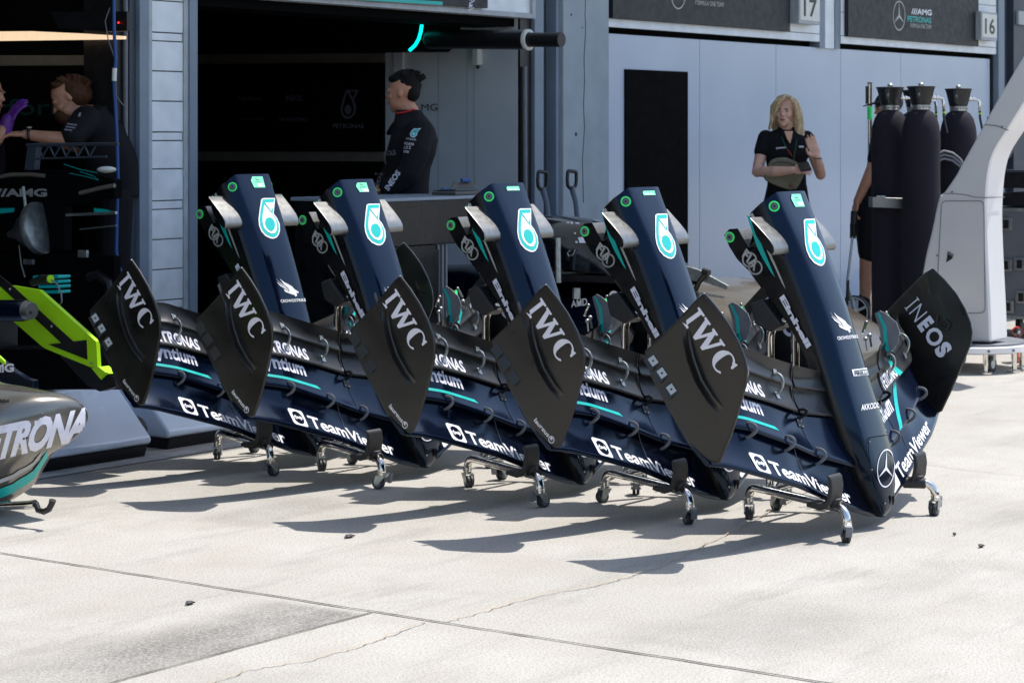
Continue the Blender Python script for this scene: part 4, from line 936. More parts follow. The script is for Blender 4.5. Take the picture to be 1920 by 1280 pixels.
m = MB(); a = wd(1631, 155, 18.0); m.tube([V(a.x, a.y, 0), V(a.x, a.y, a.z - .01)], .019, 'chrome', 12); m.tube([V(a.x - .016, a.y + .02, a.z - .03), V(a.x - .016, a.y + .02, a.z - .17)], .010, 'black', 8); m.tube([V(a.x, a.y, a.z - .01), V(a.x, a.y, a.z)], .02, 'black', 12)
z1 = wd(1631, 200, 18.0).z; z2 = wd(1631, 224, 18.0).z; m.tube([V(a.x, a.y, z1), V(a.x, a.y, z2)], .0215, 'green', 14); m.tube([V(a.x, a.y, z1 + .03), V(a.x + .1, a.y, z1 + .03)], .005, 'zinc', 6); m.lathe([(.09, 0), (.09, .012), (.03, .03)], 'zinc', Matrix.Translation((a.x, a.y, 0)), 20)
tag(m.build('metal_pole'), 'thin steel pole with a bright green tape band left of the cylinders', 'pole')
# ------------------------------------------------------------------ flight case, tool rack and drill on the right
def case():
    r = root('flight_case', (16.0, 6.3, 0), 'grey aluminium flight case on casters behind the gantry post', 'flight case')
    m = MB(); m.span((15.5, 5.5, .16), (16.4, 7.0, .955), 'casegrey', .01)
    for z in (.165, .945): m.span((15.488, 5.49, z - .012), (16.41, 7.01, z + .012), 'zinc', .004)
    for y in (5.5, 7.0): m.span((15.488, y - .012, .17), (15.51, y + .012, .95), 'zinc', .004)
    m.build('case_body', None).parent = r; m_ = r.children[0]; m_.data.transform(Matrix.Translation(-r.location))
    for (u, v) in ((1890, 575), (1912, 495), (1915, 557), (1887, 420), (1886, 497)):
        l = MB(); p = wx(u, v, 15.48); l.span(p + V(-.004, -.045, -.045), p + V(.008, .045, .045), 'zinc', .005); l.span(p + V(-.012, -.02, -.03), p + V(.0, .02, .03), 'black', .003); world_child(l, 'latch', r)
    for x, y in ((15.6, 5.6), (15.6, 6.9), (16.3, 5.6), (16.3, 6.9)):
        l = MB(); l.lathe([(.06, -.02), (.06, .02)], 'tyre', Matrix.Translation((x, y, .06)) @ Matrix.Rotation(R(90), 4, 'X'), 20); l.span((x - .03, y - .03, .06), (x + .03, y + .03, .155), 'zinc'); world_child(l, 'caster', r)
case()
def rack():
    r = root('tool_rack', (16.0, 6.3, .968), 'dark open tool rack standing on the flight case', 'rack')
    m = MB(); m.span((15.56, 5.6, .97), (16.3, 6.85, 1.06), 'black', .006); m.span((15.56, 5.6, 1.10), (16.3, 6.85, 1.22), 'black', .006); m.span((16.28, 5.6, 1.06), (16.3, 6.85, 1.62), 'steeldark')
    m.span((15.56, 6.82, 1.06), (15.6, 6.85, 1.62), 'black'); m.span((15.54, 5.6, 1.215), (15.58, 6.86, 1.235), 'steeldark', .004)
    m.tube([V(15.57, 6.84, 1.25), V(15.57, 6.80, 1.30), V(15.57, 6.68, 1.33), V(15.57, 6.6, 1.5)], .012, 'greyhub', 8); world_child(m, 'rack_frame', r)
    for k in range(7):
        l = MB(); y = 6.60 - k * .075; l.tube([V(15.75, y, 1.22), V(15.74, y, 1.38)], .014, 'black', 8); l.tube([V(15.74, y - .02, 1.38), V(15.73, y + .02, 1.405)], .016, 'red', 8); world_child(l, 'clamp_tool', r)
rack()
def drill():
    p = wz(1908, 679, 0); r = root('cordless_drill', p, 'red and black cordless drill standing on its battery beside the gantry base', 'drill', rz=R(-62))
    m = MB(); m.box((0, 0, .032), (.075, .11, .05), 'red', None, .008); m.box((0, 0, .007), (.07, .10, .014), 'black', None, .004); m.build('battery', r)
    m = MB(); m.tube([V(0, 0, .055), V(0, .008, .11), V(0, .018, .17)], [.019, .018, .02], 'black', 10, flat=(1, .8)); m.box((0, -.016, .14), (.014, .02, .03), 'black', None, .003); m.build('grip', r, 45)
    m = MB(); m.tube([V(0, .07, .20), V(0, .05, .20), V(0, -.03, .20)], [.024, .032, .033], 'red', 14); m.tube([V(0, -.03, .20), V(0, -.055, .20), V(0, -.085, .20)], [.03, .024, .018], 'black', 14); m.tube([V(0, -.08, .20), V(0, -.105, .20)], [.014, .008], 'zinc', 10); m.build('motor_body', r, 45)
drill()
# ------------------------------------------------------------------ measuring wheel
def mwheel():
    d = 17.35; c = wd(1602, 541, d); c.z = .131; r = root('measuring_wheel', V(c.x, c.y, 0), 'measuring wheel with white spokes held by the man behind the cylinders', 'measuring wheel')
    ax = V(SW, -CW, 0); k_ = V(CW, SW, 0); tilt = (ax * .55 + k_ * .83).normalized(); ux = V(-tilt.y, tilt.x, 0); B = Matrix((ux, V(0, 0, 1), tilt)).transposed().to_4x4(); T = Matrix.Translation(c) @ B
    m = MB(); m.lathe([(.119, -.012), (.130, -.010), (.131, 0), (.130, .010), (.119, .012)], 'tyre', T, 32, False, False); m.build('tyre', None).parent = r
    m.mats  # rim and spokes
    s = MB(); s.lathe([(.108, -.009), (.119, -.011), (.119, .011), (.108, .009)], 'signw', T, 32, False, False); s.lathe([(.022, -.016), (.022, .016)], 'signw', T, 14)
    for k in range(5): a = R(72 * k + 10); s.tube([T @ V(.018 * math.cos(a), .018 * math.sin(a), 0), T @ V(.110 * math.cos(a), .110 * math.sin(a), 0)], .009, 'signw', 6)
    s.build('rim', None).parent = r
    h = MB(); hub = c; top = wd(1601, 415, d + .01); h.tube([hub + V(0, 0, .0), wd(1588, 530, d - .04), wd(1592, 500, d - .04), wd(1599, 440, d), top], .010, 'zinc', 8); h.build('shaft', None).parent = r
    g = MB(); g.tube([wd(1599, 447, d + .01), wd(1602, 396, d + .02)], [.024, .028], 'black', 12); g.span(wd(1599, 436, d - .02) + V(-.02, -.02, -.02), wd(1600, 424, d - .02) + V(.02, .02, .02), 'black', .005); g.build('counter_grip', None).parent = r
    g = MB(); q = wd(1586, 560, d - .05); q.z = .045; g.lathe([(.04, -.012), (.045, 0), (.04, .012)], 'black', Matrix.Translation(q) @ B, 18); g.lathe([(.014, -.016), (.014, .016)], 'red', Matrix.Translation(q) @ B, 12); g.tube([q, wd(1590, 525, d - .04)], .012, 'black', 8); g.build('rest_roller', None).parent = r
    for o in r.children: o.data.transform(Matrix.Translation(-r.location))
mwheel()
# ------------------------------------------------------------------ two pallet handles beside the grey pillar
def handle(u, label, first=None):
    Y = 8.85; p = wy(u, 330, Y); p.z = 0
    if first: return dup(first, p, label)
    r = root('tow_handle', p, label, 'tow handle', 'black tow handles standing by the grey pillar')
    m = MB(); z0 = wy(u, 348, Y).z
    lp = [V(-.05, 0, z0 - .005), V(-.056, 0, z0 + .04), V(-.050, .0, z0 + .088), V(-.04, 0, z0 + .096), V(.046, 0, z0 + .09), V(.056, 0, z0 + .082), V(.058, 0, z0 + .03), V(.052, 0, z0 - .005), V(.03, 0, z0 - .022), V(-.03, 0, z0 - .022), V(-.05, 0, z0 - .005)]
    m.tube(lp, .0125, 'black', 8); m.build('grip_loop', r, 50)
    m = MB(); m.tube([V(.0, 0, z0 - .02), V(.02, -.02, z0 - .12), V(.10, -.05, .35), V(.12, -.06, .10)], [.024, .020, .026, .03], 'steelblue', 10, flat=(.5, 1)); m.build('shaft', r, 50)
    m = MB(); m.span((.02, -.22, .05), (.24, .25, .12), 'black', .01); m.tube([V(.05, -.2, .03), V(.21, -.2, .03)], .03, 'tyre', 12); m.tube([V(.05, .2, .03), V(.21, .2, .03)], .03, 'tyre', 12); m.build('wheel_base', r, 40)
    return r
h0 = handle(1017, 'black looped tow handle on the left, in front of the blue steel jamb')
handle(1072, 'black looped tow handle on the right, in front of the concrete pillar', h0)
# ------------------------------------------------------------------ black workbench with two open box lids
def bench():
    Y = 7.8; a, c = wy(700, 373, Y), wy(906, 370, Y); zt = a.z; r = root('workbench', V((a.x + c.x) / 2, Y + .3, 0), 'black workbench cabinet with a grey top edge beside the man in overalls', 'workbench')
    m = MB(); m.span((a.x, Y, zt - .02), (c.x, Y + .6, zt), 'steelblue', .006); world_child(m, 'worktop', r)
    m = MB(); x1 = wy(823, 460, Y + .02).x; m.span((a.x + .02, Y + .01, zt - .27), (c.x - .02, Y + .58, zt - .021), 'navydark', .006); m.span((a.x + .02, Y + .03, .08), (x1, Y + .58, zt - .272), 'navydark', .006); world_child(m, 'cabinet_body', r)
    for u in (823, 831, 838): l = MB(); p = wy(u, 470, Y + .02); l.span((p.x - .006, Y + .02, .05), (p.x + .006, Y + .05, zt - .275), 'greyhub', .002); world_child(l, 'leg_post', r)
    l = MB(); l.span((a.x + .05, Y + .02, .06), (x1, Y + .031, zt - .30), 'navydark'); world_child(l, 'door', r)
    return zt
zb_ = bench()
for k, (pts, cl, lb) in enumerate((([(812, 372), (853, 372), (858, 359), (824, 359)], (828, 845, 356), 'small grey open box lid with a blue clip, left one on the workbench'), ([(846, 373), (888, 372), (896, 341), (854, 341)], (865, 881, 337.5), 'larger grey open box lid with a blue clip, right one on the workbench'))):
    Y = 8.0 + .1 * k; r = root('parts_box', wy(pts[0][0], 372, Y), lb, 'box', 'open parts boxes on the workbench'); r.location.z = zb_
    m = MB(); P = [wy(u, v, Y + .02 * (373 - v) / 10) for u, v in pts]; P[0].z = P[1].z = zb_ + .03; m.prism(P, V(-.003, .014, 0), 'lidgrey'); 
    cc = sum(P, V(0, 0, 0)) / 4; m.prism([cc + (q - cc) * .86 + V(0, -.003, 0) for q in P], V(0, .002, 0), 'lidgrey'); world_child(m, 'lid', r, bev=.003)
    m = MB(); q0, q1 = wy(cl[0], cl[2], Y + .05), wy(cl[1], cl[2], Y + .05); m.span(q0 + V(0, -.01, -.012), q1 + V(0, .01, .010), 'blue', .004); world_child(m, 'clip', r)
    m = MB(); m.span((P[0].x, Y - .16, zb_ + .001), (P[1].x, Y + .012, zb_ + .02), 'lidgrey', .004); world_child(m, 'tray', r)
from mathutils.bvhtree import BVHTree
def bvh(mb): return BVHTree.FromPolygons([tuple(p) for p in mb.v], [list(f) for f in mb.f])
def cast(bv, u, v, lift):
    "the surface point the photo shows at this pixel, lifted off the surface"
    c = V(0, 0, CH); d = (wd(u, v, 1) - c).normalized(); h = bv.ray_cast(c, d)
    if h[0] is None:
        n = bv.find_nearest(c + d * 8.4); h = (n[0], n[1])
    nn = h[1] if h[1].dot(d) < 0 else -h[1]; return h[0] + nn * lift
# ------------------------------------------------------------------ racing car behind the wings
def racing_car():
    r = root('racing_car', (11.6, 7.2, 0), 'racing car body with uncovered engine cowl parked behind the second front wing', 'racing car')
    def sect(Y, xc, hw, z0, z1, n=26, e=2.6):
        out = []
        for k in range(n):
            t = 2 * math.pi * k / n; c_, s_ = math.cos(t), math.sin(t)
            out.append(V(xc + hw * math.copysign(abs(c_) ** (2 / e), c_), Y, (z0 + z1) / 2 + (z1 - z0) / 2 * math.copysign(abs(s_) ** (2 / e), s_)))
        return out
    m = MB(); XC = 11.75
    st = [(9.3, .20, .30, .62), (8.6, .42, .24, .66), (8.0, .58, .18, .62), (7.6, .66, .16, .60), (7.2, .70, .15, .62), (6.9, .72, .15, .63), (6.6, .70, .15, .59), (6.3, .64, .15, .51), (6.05, .52, .15, .40), (5.95, .36, .18, .30)]
    m.loft([sect(y, XC, hw, z0, z1) for y, hw, z0, z1 in st if y <= 7.25], 'bronze'); m.loft([sect(y, XC, hw, z0, z1) for y, hw, z0, z1 in st if y >= 7.2], 'navy')
    f = lambda u, v: wx(u, v, XC - .742)
    for (uu, vv, s) in ((1337, 571, 13), (1388, 583, 14), (1290, 560, 10)):   # three-pointed marks on the bronze flank
        c0 = f(uu, vv)
        for k in range(3):
            a = R(90 + 120 * k + 8); ex = V(0, -.885, 0); d = V(0, -math.cos(a), math.sin(a)) * s * .0031; n_ = V(0, -math.cos(a + 1.57), math.sin(a + 1.57)) * s * .0006
            m.poly([c0 + d, c0 + n_ * 1.3, c0 - d * .15, c0 - n_ * 1.3], 'trim')
    world_child(m, 'sidepod', r, sharp=60)
    m = MB()   # arched engine cowl, open towards the garage
    rings = []
    for y, hw, zt, zb in ((8.05, .20, .985, .70), (7.8, .26, 1.0, .66), (7.55, .27, .985, .64), (7.3, .24, .93, .62), (7.05, .17, .82, .60), (6.85, .08, .72, .60)):
        rings.append([V(11.35 + hw * math.cos(R(a)), y, zb + (zt - zb) * max(0, math.sin(R(a))) ** .7) for a in range(-4, 185, 9)])
    m.loft(rings, 'gloss', False, False, False); bv = bvh(m); m.loft([[p + V(0, 0, -.012) for p in q] for q in rings[:3]], 'carbon', False, False, False)
    def cw(u, v): return cast(bv, u, v, .004)
    for pts in ([(1062, 417), (1068, 417), (1084, 456), (1080, 456)], [(1070, 417), (1074, 417), (1080, 440), (1078, 440)], [(1079, 418), (1086, 418), (1091, 456), (1087, 456)], [(1084, 446), (1100, 444), (1101, 456), (1087, 456)]): m.poly([cw(u, v) for u, v in pts], 'white')
    world_child(m, 'engine_cowl', r, sharp=60)
    m = MB(); q = [wx(u, v, 11.02) for u, v in ((1065, 585), (1078, 572), (1120, 558), (1165, 558), (1165, 615), (1108, 608), (1070, 600))]; m.prism(q, V(.05, 0, 0), 'navy')
    m.txt('AMD', quad(wx(1071, 576.5, 11.017), wx(1101, 572, 11.017), wx(1071, 563, 11.017)), 'white', .015); m.ring(wx(1151, 556, 11.017), V(0, -1, 0), V(0, 0, 1), .02, .034, 'white', 20); world_child(m, 'side_panel', r, bev=.006)
    m = MB(); m.span((11.1, 7.2, .62), (11.9, 8.0, .66), 'black'); m.ell((11.3, 7.7, .66), (.16, .2, .06), 'silver'); m.tube([wx(1046, 446, 11.0), wx(1046, 470, 11.0), wx(1047, 530, 11.0)], .018, 'zinc', 8); m.tube([wx(1081, 540, 10.99), wx(1081, 560, 10.99)], .025, 'zinc', 8)
    m.tube([wx(1068, 470, 11.0), wx(1064, 474, 11.0), wx(1066, 480, 11.0), wx(1074, 478, 11.0), wx(1078, 468, 11.0)], .004, 'zinc', 6); world_child(m, 'engine', r)
    m = MB(); p0 = [wx(u, v, 11.3) for u, v in ((1283, 498), (1310, 506), (1364, 536), (1362, 543), (1318, 528), (1290, 526))]; m.prism(p0, V(.02, 0, 0), 'zinc'); m.tube([wx(1322, 514, 11.28), wx(1310, 530, 11.28), wx(1304, 544, 11.28)], .016, 'black', 8); m.tube([wx(1318, 508, 11.27), wx(1330, 512, 11.27)], .02, 'black', 8); world_child(m, 'mirror_stalk', r)
    for x, y in ((11.35, 8.9), (12.15, 8.9), (11.5, 6.2), (12.0, 6.2)): l = MB(); l.tube([V(x, y, .0), V(x, y, .3)], .03, 'zinc', 10); l.lathe([(.09, 0), (.09, .02)], 'zinc', Matrix.Translation((x, y, 0)), 16); world_child(l, 'axle_stand', r)
racing_car()
# ------------------------------------------------------------------ sidepod of the car at the left edge
def left_pod():
    XC, HD = 6.22, .34; r = root('car_sidepod', (XC, 6.6, 0), 'bronze carbon racing car side with large white letters at the left edge', 'racing car')
    us = [-330, -240, -150, -75, 0, 25, 47, 67, 88, 112, 130, 146, 156, 161, 165]
    zt = [640, 648, 660, 672, 690, 697, 706, 712, 715, 722, 727, 733, 741, 750, 765]; zb = [988, 988, 987, 985, 978, 970, 963, 954, 938, 884, 862, 848, 832, 818, 798]
    hd = [.34, .34, .34, .34, .34, .335, .33, .32, .31, .29, .26, .22, .17, .12, .06]
    prof = []
    for u, a, c, h in zip(us, zt, zb, hd):
        q = wx(u, a, XC); h *= .62; prof.append((q.y, wx(u, c, XC - h * .9).z, q.z, h))
    ys = [p[0] for p in prof]
    def at(y, j):
        o = sorted(zip(ys, [p[j] for p in prof])); return lerp(y, [k[0] for k in o], [k[1] for k in o])
    e = 2.5
    def side(y, z, lift=.0):
        z0, z1, h = at(y, 1), at(y, 2), at(y, 3); w = min(1, abs((z - (z0 + z1) / 2) / ((z1 - z0) / 2))); return V(XC - h - h * (1 - w ** e) ** (1 / e) - lift, y, z)
    n = 72; rings = []
    for y, z0, z1, h in prof:
        rg = []
        for k in range(n):
            t = 2 * math.pi * k / n; c_, s_ = math.cos(t), math.sin(t); rg.append(V(XC - h + h * math.copysign(abs(c_) ** (2 / e), c_), y, (z0 + z1) / 2 + (z1 - z0) / 2 * math.copysign(abs(s_) ** (2 / e), s_)))
        rings.append(rg)
    m = MB(); m.loft(rings, 'podmetal'); bv = bvh(m)
    vt = lambda u: lerp(u, [-60, 0, 163], [815, 797, 763]); vb = lambda u: lerp(u, [-60, 0, 163], [880, 861, 822])
    def lt(x, y):
        u = -52 + 214 * x + 8 * (y - .5); v = vb(u) + (vt(u) - vb(u)) * y; return cast(bv, u, v, .003)
    m.txt('PETRONA', lt, 'lilac', .05, .28, .92, (60, 10))
    def edge(u):
        c = V(0, 0, CH); v = 800
        while v < 1000 and bv.ray_cast(c, (wd(u, v, 1) - c).normalized())[0] is not None: v += 1
        return v - 1
    # stripes along the lower edge
    for f0, f1, col in ((.055, .125, 'teal'), (.165, .195, 'trim')):
        vs = []; fs = []; k0 = 30
        for i in range(k0 + 1):
            u = -300 + (388 * i / k0); vb_ = edge(u)
            for f in (f0, f1): vs.append(cast(bv, u, vb_ - f * 250 * (1 - max(0, u - 40) / 240), .003))
        m.add(vs, [(2 * i, 2 * i + 1, 2 * i + 3, 2 * i + 2) for i in range(k0)], col)
    for u, v in ((18, 943), (76, 925), (50, 929)): y = wx(u, v, XC - .25).y; m.ell(cast(bv, u, v - 4, .001), .005, 'black', nu=8, nv=5)
    # cooling louvres in the shoulder
    for k in range(22):
        u0 = 4 + k * 5.2; t = k / 21
        p = [wd(u0, 768 - 22 * t - 3, 8.32), wd(u0 + 6, 754 - 12 * t, 8.40)]
    world_child(m, 'body_side', r, sharp=60)
    lv = MB()
    def topp(u, f): y = wx(u, 720, XC).y; z0, z1, h = at(y, 1), at(y, 2), at(y, 3); w = -h * f; return V(XC - h + w, y, (z0 + z1) / 2 + (z1 - z0) / 2 * (1 - abs(f) ** e) ** (1 / e) + .003)
    for k in range(26):
        u = -8 + k * 5.0; f0 = .86 - .10 * k / 25; f1 = .62 - .02 * k / 25 + .12 * max(0, (k - 14) / 11)
        lv.tube([topp(u, f0), topp(u + 3, (f0 + f1) / 2), topp(u + 6, f1)], .0035, 'carbon', 5)
    world_child(lv, 'cooling_louvre', r)
    m = MB(); P = [wx(u, v, XC + .05) for u, v in ((-200, 560), (-40, 640), (8, 681), (26, 696), (47, 708), (62, 713), (62, 730), (-200, 740))]; m.prism(P, V(.03, 0, 0), 'navy'); m.txt('AMG', quad(wx(-30, 700, XC + .045), wx(26, 697, XC + .045), wx(-30, 684, XC + .045)), 'white', .04); m.prism([wx(u, v, XC + .04) for u, v in ((-30, 640), (-5, 664), (8, 676), (8, 684), (-30, 660))], V(.01, 0, 0), 'lime'); world_child(m, 'engine_cover', r, bev=.008)
    m = MB(); Xh = XC - .30; h_ = lambda u, v: wx(u, v, Xh); m.tube([h_(-150, 955), h_(52, 946), h_(66, 944)], .016, 'chrome', 10); m.tube([h_(60, 944), h_(68, 945), h_(72, 956), h_(82, 959), h_(92, 954), h_(97, 944), h_(99, 937)], [.013, .012, .012, .012, .012, .012, .014], 'black', 8); world_child(m, 'support_hook', r, sharp=50)
    for x, y in ((5.95, 7.4), (6.5, 7.4)): l = MB(); l.tube([V(x, y, .25), V(x, y, 0)], .03, 'zinc', 10); l.lathe([(.10, 0), (.10, .02)], 'zinc', Matrix.Translation((x, y, 0)), 16); world_child(l, 'axle_stand', r)
M['podmetal'] = mat('clear_coated_bronze_carbon', (.20, .19, .17), .25, .75, .35, var=.08, vscale=5)
left_pod()
# ------------------------------------------------------------------ lime arrow arm and tube
def arrow_arm():
    X = 6.9; r = root('jack_arm', (X, 7.5, 0), 'lime green side plate with a black arrow slanting down to the right', 'lifting arm'); q = lambda pts, x=X: [wx(u, v, x) for u, v in pts]
    Z = lambda pts: zp((0, 520), 5.332, pts)
    m = MB(); m.prism(q([(-90, 478)] + Z([(-60, 88), (120, 82), (390, 128), (960, 640), (975, 892), (905, 897), (455, 712), (420, 690), (130, 437), (-250, 150)]) + [(-90, 540)]), V(.022, 0, 0), 'lime'); 
    m.prism([wx(u, v, X - .003) for u, v in [(-90, 446)] + Z([(95, 60), (120, 82), (730, 640), (862, 625), (870, 822), (480, 668), (612, 655), (10, 98)]) + [(-90, 470)]], V(.0028, 0, 0), 'carbon')
    for u, v in Z([(100, 118), (515, 490), (915, 860)]): m.ell(wx(u, v, X - .004), .006, 'zinc', nu=8, nv=5)
    world_child(m, 'arrow_plate', r)
    m = MB(); m.prism(q(Z([(912, 905), (985, 893), (1050, 945), (1105, 962), (1062, 975), (1035, 1025), (1010, 1022)])), V(.06, 0, 0), 'lime'); m.prism(q(Z([(600, 790), (905, 900), (1010, 1026), (1060, 980), (1140, 990), (1160, 1090), (1000, 1140), (880, 1090)])), V(.05, 0, 0), 'black'); world_child(m, 'end_bracket', r)
    m = MB(); a, c = wx(-120, 583, 6.72), wx(42, 582, 6.72); m.tube([a, c, wx(50, 582, 6.72)], [.047, .047, .043], 'navy', 20); m.tube([wx(49, 582, 6.72), wx(60, 583, 6.72)], [.043, .036], 'silver', 20); m.ell(wx(58, 586, 6.69), .008, 'black', nu=8, nv=5); world_child(m, 'cross_tube', r, sharp=50)
    m = MB(); m.tube([wx(60, 530, 7.0), wx(78, 524, 7.0), wx(93, 523, 7.0)], [.016, .022, .020], 'black', 10); m.tube([wx(92, 523, 7.0), wx(96, 523, 7.0)], .018, 'lime', 10); m.tube([wx(95, 524, 7.0), wx(106, 531, 7.0), wx(115, 550, 7.0), wx(116, 566, 7.0), wx(110, 574, 7.0)], .004, 'greyhub', 6); world_child(m, 'air_valve', r)
    m = MB(); m.span((X + .02, wx(-80, 600, X).y, .0), (X + .3, wx(-60, 600, X).y, .75), 'black', .01); m.prism([wx(u, v, X + .06) for u, v in ((100, 655), (170, 692), (205, 712), (225, 730), (-60, 730), (-60, 655))], V(.25, 0, 0), 'pitch'); world_child(m, 'chassis', r)
arrow_arm()
for k, (dv, lb) in enumerate(((0, 'topmost teal slat sticking out behind the lime arrow plate'), (9, 'second teal slat from the top behind the lime arrow plate'), (18, 'third teal slat from the top behind the lime arrow plate'), (28, 'lowest teal slat sticking out behind the lime arrow plate'))):
    m = MB(); X = 7.6; m.prism([wx(u, v + dv, X) for u, v in ((62 + k * 5, 517), (108, 516.5), (110, 519), (108, 522), (62 + k * 5, 522))], V(.08, 0, 0), 'teal'); tag(m.build('tray_slat'), lb, 'slat', 'teal slats of the parts tray')
# grey gantry feet
def ramp(x0, x1, y0, label):
    r = root('wedge_bumper', (x0, y0, 0), label, 'wedge bumper', 'grey wedge shaped bumpers')
    pr = [(.0, .055), (-.012, .075), (.0, .095), (.20, .30), (.27, .325), (.8, .33), (.8, .055)]
    m = MB(); m.prism([V(0, y, z) for y, z in pr], V(x1 - x0, 0, 0), 'ramp'); m.build('wedge_cover', r, 30, bev=.018)
    m = MB(); m.prism([V(.02, y, z) for y, z in ((.02, 0), (.0, .054), (.78, .054), (.78, 0))], V(x1 - x0 - .04, 0, 0), 'black'); m.build('rubber_base', r)
    m = MB(); m.ell((x1 - x0 + .02, .14, .11), (.05, .09, .07), 'black'); m.build('end_cap', r)
ramp(6.5, 7.56, 7.47, 'pale blue grey wedge bumper behind the bronze car side')
ramp(7.74, 8.14, 7.54, 'pale blue grey wedge bumper partly hidden by the leftmost front wing')
# blue air hose
m = MB(); m.tube([wx(u, v, 8.95) for u, v in ((213, -20), (214, 60), (217, 110), (214, 160), (219, 250), (221, 330), (219, 420), (218, 470), (221, 495), (230, 515), (236, 560))], .0095, 'blue', 8); m.tube([wx(215, 128, 8.94), wx(214, 152, 8.94)], .013, 'signw', 8); m.tube([wx(206, 15, 8.95), wx(197, 40, 8.95), wx(203, 75, 8.95), wx(215, 110, 8.95), wx(218, 180, 8.95), wx(232, 199, 8.95)], .003, 'greyhub', 6)
tag(m.build('air_hose', sharp=60), 'blue coiled air hose hanging down beside the clad pillar', 'hose')
# car being built in the dark left garage
def dark_car():
    X = 8.75; r = root('car_chassis', (X + .3, 9.6, 0), 'dark racing car chassis under the mechanic, with bare wheel hub', 'racing car'); q = lambda u, v, x=X: wx(u, v, x)
    m = MB(); m.prism([q(u, v) for u, v in ((-120, 345), (0, 335), (60, 318), (160, 322), (214, 338), (214, 372), (120, 386), (120, 470), (-120, 480))], V(.06, 0, 0), 'pitch'); m.txt('///AMG', quad(q(-18, 369, X - .004), q(88, 369, X - .004), q(-18, 354, X - .004)), 'silverprint', .04)
    m.prism([q(u, v, X - .004) for u, v in ((-40, 392), (27, 390), (25, 398), (-40, 404))], V(.003, 0, 0), 'teal'); m.prism([q(u, v, X - .004) for u, v in ((176, 390), (200, 393), (214, 398), (176, 398))], V(.003, 0, 0), 'teal'); world_child(m, 'tub', r, bev=.01)
    m = MB(); B = Matrix.Translation(q(72, 428, X - .05)) @ Matrix.Rotation(R(78), 4, 'X') @ Matrix.Rotation(R(12), 4, 'Y')
    m.lathe([(.045, -.05), (.145, -.02), (.150, 0), (.145, .02), (.05, .03)], 'zinc', B, 28); m.lathe([(.02, -.20), (.035, -.15), (.085, -.10), (.09, -.06), (.06, -.03)], 'silver', B, 20); world_child(m, 'wheel_hub', r, sharp=50)
    for pts, w_ in (([(44, 350), (50, 405)], .010), ([(125, 403), (218, 399)], .009), ([(150, 430), (218, 423)], .004), ([(36, 460), (40, 495), (47, 520)], .004)): m = MB(); m.tube([q(*p) for p in pts], w_, 'zinc', 8); world_child(m, 'suspension_rod', r)
    m = MB()
    for k in range(5): m.tube([q(70 + k * 22, 272), q(80 + k * 22, 294), q(92 + k * 22, 272)], .006, 'steeldark', 6)
    m.tube([q(50, 272), q(222, 270)], .010, 'steeldark', 6); m.tube([q(60, 298), q(200, 294)], .006, 'steeldark', 6); m.prism([q(u, v) for u, v in ((52, 272), (68, 272), (64, 320), (46, 318))], V(.04, 0, 0), 'steeldark'); world_child(m, 'support_truss', r)
    m = MB(); m.tube([q(-20, 335), q(20, 328), q(55, 327), (q(85, 330))], .012, 'beige', 6); m.tube([q(150, 362), q(190, 352), q(215, 348)], .012, 'beige', 6); m.ell(q(200, 318), (.05, .06, .018), 'signw', nu=10, nv=6); m.tube([q(130, 325), q(165, 332), q(185, 338), q(175, 330), q(150, 322)], .0018, 'teal', 5); m.tube([q(120, 308), q(150, 318), q(182, 324)], .0018, 'teal', 5); world_child(m, 'wiring', r)
    for u, v, c in ((165, 475, 'zinc'), (65, 490, 'zinc'), (125, 500, 'zinc')):
        pass
    m = MB(); m.span(q(-100, 700) + V(0, 0, -.3), q(214, 480) + V(.05, 0, 0), 'pitch'); p = q(165, 475); m.span(p + V(-.06, -.05, -.02), p + V(-.04, .02, .02), 'zinc', .004)
    p = q(65, 490); m.span(p + V(-.06, -.05, -.015), p + V(-.04, .03, .015), 'zinc', .004); m.tube([q(168, 520), q(185, 515), q(205, 530), q(210, 560)], .03, 'black', 10); world_child(m, 'floor_cabinet', r)
dark_car()
# ------------------------------------------------------------------ people: closed shapes fused into one skin by a voxel remesh
def fuse(mb, name, parent, voxel, smooth=4, mats=None):
    o = mb.build(name, None, 0); r = o.modifiers.new('fuse', 'REMESH'); r.mode = 'VOXEL'; r.voxel_size = voxel; r.use_smooth_shade = True
    if smooth: sm = o.modifiers.new('soften', 'SMOOTH'); sm.iterations = smooth; sm.factor = .5
    dg = bpy.context.evaluated_depsgraph_get(); me = bpy.data.meshes.new_from_object(o.evaluated_get(dg)); me.name = name
    old = o.data; o.modifiers.clear(); o.data = me; bpy.data.meshes.remove(old)
    me.materials.clear(); me.materials.append(M[mats] if mats else mb.mats[0]); me.shade_smooth()
    for p in me.polygons: p.material_index = 0
    if parent: o.parent = parent
    return o
def chain(mb, pts, rs, m='skin', n=12, flat=None):
    "tapered limb with rounded ends"
    P = [Vector(p) for p in pts]; Q = []; q = []
    for i in range(len(P) - 1):
        for k in range(4):
            t = k / 4; Q.append(P[i].lerp(P[i + 1], t)); q.append(rs[i] + (rs[i + 1] - rs[i]) * t)
    Q.append(P[-1]); q.append(rs[-1]); mb.tube(Q, q, m, n, flat=flat)
    for p, r in ((P[0], rs[0]), (P[-1], rs[-1])): mb.ell(p, r * .98, m, nu=12, nv=8)
    for p, r in zip(P[1:-1], rs[1:-1]): mb.ell(p, r, m, nu=12, nv=8)
